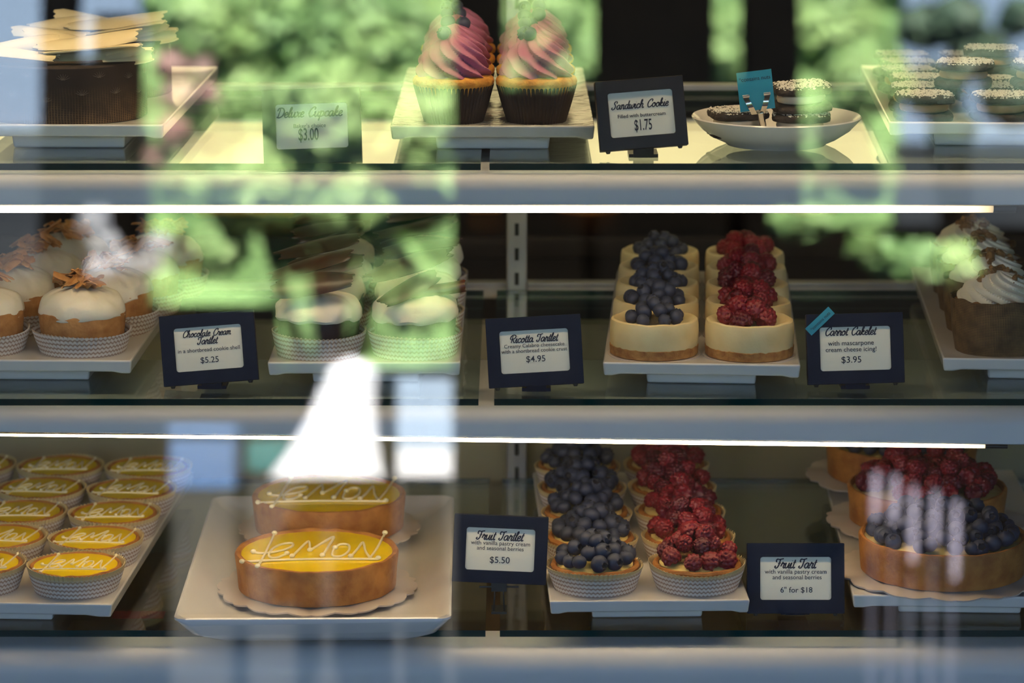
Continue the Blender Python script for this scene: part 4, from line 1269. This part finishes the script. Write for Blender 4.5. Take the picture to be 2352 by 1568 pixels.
def foliage(blobs, n, leaf, rr):
    mb = MB()
    tot = sum(r ** 2 for _, r in blobs)
    vs, fs = [], []
    for c, r in blobs:
        for k in range(int(n * r ** 2 / tot)):
            d = Vector((rr.gauss(0, 1), rr.gauss(0, 1), rr.gauss(0, 1))).normalized() * r * (0.55 + 0.5 * rr.random())
            d.z *= 0.85
            p = c + d
            nn = (d.normalized() + Vector((rr.uniform(-.6, .6), rr.uniform(-.6, .6), rr.uniform(-.2, .9)))).normalized()
            a = nn.cross(Vector((rr.uniform(-1, 1), rr.uniform(-1, 1), rr.uniform(-1, 1)))).normalized()
            b = nn.cross(a)
            s = leaf * rr.uniform(0.6, 1.3)
            o_ = len(vs)
            vs += [p - a * s, p + b * s * 0.5, p + a * s, p - b * s * 0.5]
            fs.append((o_, o_ + 1, o_ + 2, o_ + 3))
    return mb.add(vs, fs)
def tree(name, label, cat, blobs_px, dist, n, leaf, m, seed, trunk=True):
    rr = random.Random(seed)
    bl = []
    for (px, py, rpx) in blobs_px:
        c = mirror_pt(px, py, dist + rr.uniform(-0.4, 0.4))
        bl.append((c, rpx * (dist + 2.6) / F))
    base = Vector((sum(c.x for c, r in bl) / len(bl), -dist + 2.55, 0))
    root = thing(name, label, cat, base)
    inv = Matrix.Translation(-base)
    foliage(bl, n, leaf, rr).move(inv).build('foliage', m, root, False)
    if trunk:
        t = MB()
        top = max(c.z for c, r in bl)
        t.tube([(0, -0.4, -0.05), (0.05, -0.4, top * 0.4), (0, -0.4, top * 0.85)], [0.10, 0.08, 0.05], 10)
        for c, r in bl[::3]:
            t.tube([(0.04, -0.4, top * 0.35), tuple(inv @ c + Vector((0, -0.4, 0)))], [0.04, 0.02], 6)
        t.build('trunk', TRUNK, root)
    return root
tree('leafy_tree', 'bright green tree mirrored in the glass above the deluxe cupcake card', 'tree',
     [(450, 60, 110), (640, 60, 150), (820, 70, 150), (960, 90, 140), (560, 230, 150), (760, 260, 150), (950, 280, 140), (470, 400, 110), (620, 420, 130), (800, 440, 140), (960, 440, 120), (480, 560, 100), (700, 560, 90), (860, 620, 100), (960, 700, 80)], 12.5, 14000, 0.05, LEAFA, 3)
tree('leafy_tree', 'green tree mirrored in the glass behind the dark posts', 'tree',
     [(1230, 40, 120), (1330, 130, 100), (1260, 200, 70), (1560, 100, 120), (1690, 120, 120), (1900, 60, 130), (1990, 180, 100), (1900, 330, 100), (1990, 400, 80)], 14.5, 9000, 0.05, LEAFA, 5)
tree('leafy_shrub', 'low green shrub mirrored beside the carrot cakelets', 'shrub',
     [(2040, 590, 50), (2110, 600, 55), (2190, 600, 50), (1990, 560, 30), (1800, 510, 30), (1870, 505, 35)], 7.9, 1200, 0.04, LEAFA, 15, False)
tree('feathery_tree', 'loose dark tree against the sky, mirrored above the square cookies', 'tree',
     [(2150, 200, 70), (2250, 120, 70), (2330, 220, 80), (2200, 40, 60), (2340, 40, 50), (2120, 60, 60), (2190, 300, 50)], 15.5, 3000, 0.07, LEAFB, 25)
tree('flowering_shrub', 'pink flowering shrub mirrored in the glass beside the chocolate cake', 'shrub',
     [(395, 150, 38), (410, 220, 42), (400, 300, 36), (465, 150, 22), (480, 210, 18), (360, 360, 30)], 11.3, 900, 0.04, PINKP, 8, False)
tree('light_streak_shrub', 'added pale shrub making the mirrored light streak above the cream tartlets', 'shrub',
     [(215, 510, 35), (240, 560, 35), (270, 600, 40), (230, 620, 30), (340, 600, 28), (365, 560, 22)], 8.9, 700, 0.035, PALESTREAK, 18, False)
def wall_px(name, label, cat, x0, x1, ytop, dist, m, amp):
    """an added backdrop wall with relief, filling the mirrored view"""
    a, b = mirror_pt(x0, ytop, dist), mirror_pt(x1, ytop, dist)
    lx, hx = sorted((a.x, b.x)); top = a.z; yy = a.y
    root = thing(name, label, cat, ((lx + hx) / 2, yy, 0))
    mb = MB()
    W = hx - lx
    mb.sheet(60, 60, lambda u, v: ((u - 0.5) * W, amp * noise.noise((u * W * 1.2, v * top * 1.2, 3.0)) + amp * 0.5 * noise.noise((u * W * 4, v * top * 4, 8.0)), v * top + (amp * noise.noise((u * W * 2, 5.0, 1.0)) if v > 0.98 else 0)), 0.2)
    mb.build('ivy' if m is IVY else 'cladding', m, root)
wall_px('ivy_backdrop', 'added ivy-covered wall that fills the mirrored view with green', 'wall', 335, 2065, -200, 18.5, IVY, 0.35)  # added so green, not sky, fills the gaps between mirrored trees
wall_px('sky_block_building', 'added dark building closing off the mirrored sky beyond the cream tartlets', 'building', -3200, 345, 300, 17.8, SLATE, 0.02)  # added on both sides to keep bright sky out of the reflection
wall_px('sky_block_building', 'added dark building closing off the mirrored sky beyond the square cookies', 'building', 2050, 5600, 330, 17.8, SLATE, 0.02)

# added black posts and panels that keep the mirrored view dark
pg = thing('dark_screen', 'added black shelter with posts and boarded wall, mirrored as shade in the glass', 'screen', (0, 0, 0))
def slab_px(x0, x1, y0, dist, name, y1=None, th=0.25, m=DARKFILL, parent=pg):
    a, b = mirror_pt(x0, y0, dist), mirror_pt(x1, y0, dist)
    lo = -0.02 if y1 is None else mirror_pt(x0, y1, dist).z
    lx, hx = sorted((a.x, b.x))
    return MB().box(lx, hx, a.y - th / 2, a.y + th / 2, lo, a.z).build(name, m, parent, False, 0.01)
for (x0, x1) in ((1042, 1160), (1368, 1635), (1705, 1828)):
    slab_px(x0, x1, -160, 9.0, 'screen_post')
slab_px(105, 180, -160, 9.4, 'screen_post')
slab_px(225, 320, 40, 9.4, 'screen_post')
slab_px(100, 330, 135, 9.55, 'screen_panel', th=0.06)
slab_px(1042, 1840, 205, 9.25, 'screen_panel', th=0.1)
slab_px(1830, 3400, 520, 9.25, 'screen_panel', th=0.1)
slab_px(-1600, 345, 650, 9.6, 'screen_panel', th=0.1)
slab_px(340, 640, 700, 9.6, 'screen_panel', th=0.1)
slab_px(635, 1050, 845, 9.6, 'screen_panel', th=0.1)

# things standing in the yard in front of the shelter
def box_px(name, label, cat, x0, x1, y0, y1, dist, th, m, part):
    a, b = mirror_pt(x0, y0, dist), mirror_pt(x1, y1, dist)
    lx, hx = sorted((a.x, b.x))
    root = thing(name, label, cat, ((lx + hx) / 2, a.y, 0))
    MB().box(lx - root.location.x, hx - root.location.x, -th / 2, th / 2, b.z, a.z).build(part, m, root, False, 0.01)
    return root, (hx - lx) / 2, b.z, a.z
CLOTH = mat('white_canvas', (0.66, 0.67, 0.72), 0.8, (0.60, 0.62, 0.68), 3)
PALEBLUE = mat('pale_blue_board', (0.22, 0.30, 0.42), 0.7, (0.25, 0.33, 0.45), 2)
TEAL = mat('teal_paint', (0.01, 0.10, 0.11), 0.6, (0.015, 0.13, 0.14), 3)
BINBLUE = mat('blue_plastic', (0.06, 0.12, 0.26), 0.5, (0.07, 0.14, 0.3), 3)
top_ = mirror_pt(803, 850, 8.2); bot_ = mirror_pt(752, 1095, 8.2)
um = thing('folded_parasol', 'white folded parasol in the yard, mirrored bright above the lemon tarts', 'parasol', (bot_.x, bot_.y, 0))
sc_ = 10.8 / F
H_ = top_.z - bot_.z
prof = []
for k in range(13):
    t = k / 12
    prof.append(((56 + 64 * (1 - t) ** 1.8) * sc_, bot_.z + H_ * t))
prof.append((0.01, bot_.z + H_ * 1.12))
cv = MB().lathe(prof, 64, lambda r, z, a, i: (r * (1 + 0.12 * math.cos(8 * a) + 0.06 * math.sin(3 * a + z * 6)), z))
cv.v = [Vector((p.x + (top_.x - bot_.x) * (p.z - bot_.z) / H_, p.y, p.z)) for p in cv.v]      # it leans to one side
cv.build('canvas', CLOTH, um)
MB().tube([(0, 0, 0), (0, 0, bot_.z + H_ * 1.2)], 0.025, 12).build('pole', DARKMETAL, um)
MB().lathe([(0.25, 0), (0.25, 0.05), (0.05, 0.07), (0.05, 0.3)], 32).build('base', DARKMETAL, um)
sb, w_, z0_, z1_ = box_px('standing_sign', 'pale blue standing board mirrored in the glass beside the fruit tartlet card', 'sign', 912, 1040, 870, 1100, 8.0, 0.03, PALEBLUE, 'board')
MB().box(-w_ * 0.97, w_ * 0.97, 0.017, 0.022, z0_ + 0.01, z0_ + (z1_ - z0_) * 0.30).build('white_band', CLOTH, sb, False)
for sgn in (-1, 1):
    MB().box(sgn * w_ * 0.9 - 0.015, sgn * w_ * 0.9 + 0.015, -0.015, 0.015, 0, z0_ + 0.01).build('leg', DARKMETAL, sb, False)
bn, w_, z0_, z1_ = box_px('blue_bin', 'blue bin in the yard mirrored above the lemon tray edge', 'bin', 400, 545, 1000, 1125, 8.1, 0.3, BINBLUE, 'body')
MB().box(-w_ * 1.05, w_ * 1.05, -0.17, 0.17, z1_, z1_ + 0.03).build('lid', BINBLUE, bn, False, 0.01)
MB().box(-w_ * 0.9, w_ * 0.9, -0.14, 0.14, 0.0, z0_).build('plinth', DARKMETAL, bn, False)
tb_, w_, z0_, z1_ = box_px('teal_planter', 'teal planter in the yard mirrored beside the white parasol', 'planter', 575, 690, 1015, 1085, 8.6, 0.3, TEAL, 'box')
MB().box(-w_ * 0.9, w_ * 0.9, -0.13, 0.13, 0.0, z0_).build('plinth', DARKMETAL, tb_, False)
# slatted chair; its mirrored brightness is put into the colours, tops palest
ch = thing('slatted_chair', 'slatted chair with mirrored brightness in its colours, over the big blueberry tart', 'chair', (0, 0, 0))
D3 = 7.6
DIMCHAIR = mat('dimmed_chair', (0.030, 0.031, 0.052), 0.6, (0.036, 0.036, 0.06), 5)  # chair darkened in colour so its reflection stays faint
BRIGHTTOP = mat('brightened_top', (0.30, 0.28, 0.38), 0.6, (0.27, 0.25, 0.35), 5)  # same slats coloured brighter where the reflection is strongest
for (px, y0, y1) in ((2012, 1085, 1190), (2055, 1092, 1200), (2098, 1118, 1290), (2148, 1128, 1250), (2195, 1150, 1330)):
    a, b = mirror_pt(px, y0, D3), mirror_pt(px - 14, 1620, D3)
    MB().tube([a, (a + b) / 2 + Vector((0, -0.03, 0)), b], [0.007, 0.010, 0.012], 8).build('back_slat', DIMCHAIR, ch)
    c_ = mirror_pt(px - 4, y1, D3)
    MB().tube([a + Vector((0, 0.01, 0)), (a + c_) / 2 + Vector((0, 0.01, 0)), c_ + Vector((0, 0.01, 0))], [0.010, 0.014, 0.012], 10).build('bright_slat_top', BRIGHTTOP, ch)['label'] = 'slat top with the brighter reflection put into its colour'
l, r_ = mirror_pt(1990, 1640, D3), mirror_pt(2200, 1640, D3)
MB().box(min(l.x, r_.x) - 0.05, max(l.x, r_.x) + 0.05, l.y - 0.4, l.y, l.z - 0.02, l.z + 0.02).build('seat', DIMCHAIR, ch, False, 0.01)
for xx in (min(l.x, r_.x) - 0.03, max(l.x, r_.x) + 0.03):
    for yy in (l.y - 0.37, l.y - 0.02):
        MB().tube([(xx, yy, 0), (xx, yy, l.z)], 0.014, 8).build('leg', DIMCHAIR, ch)
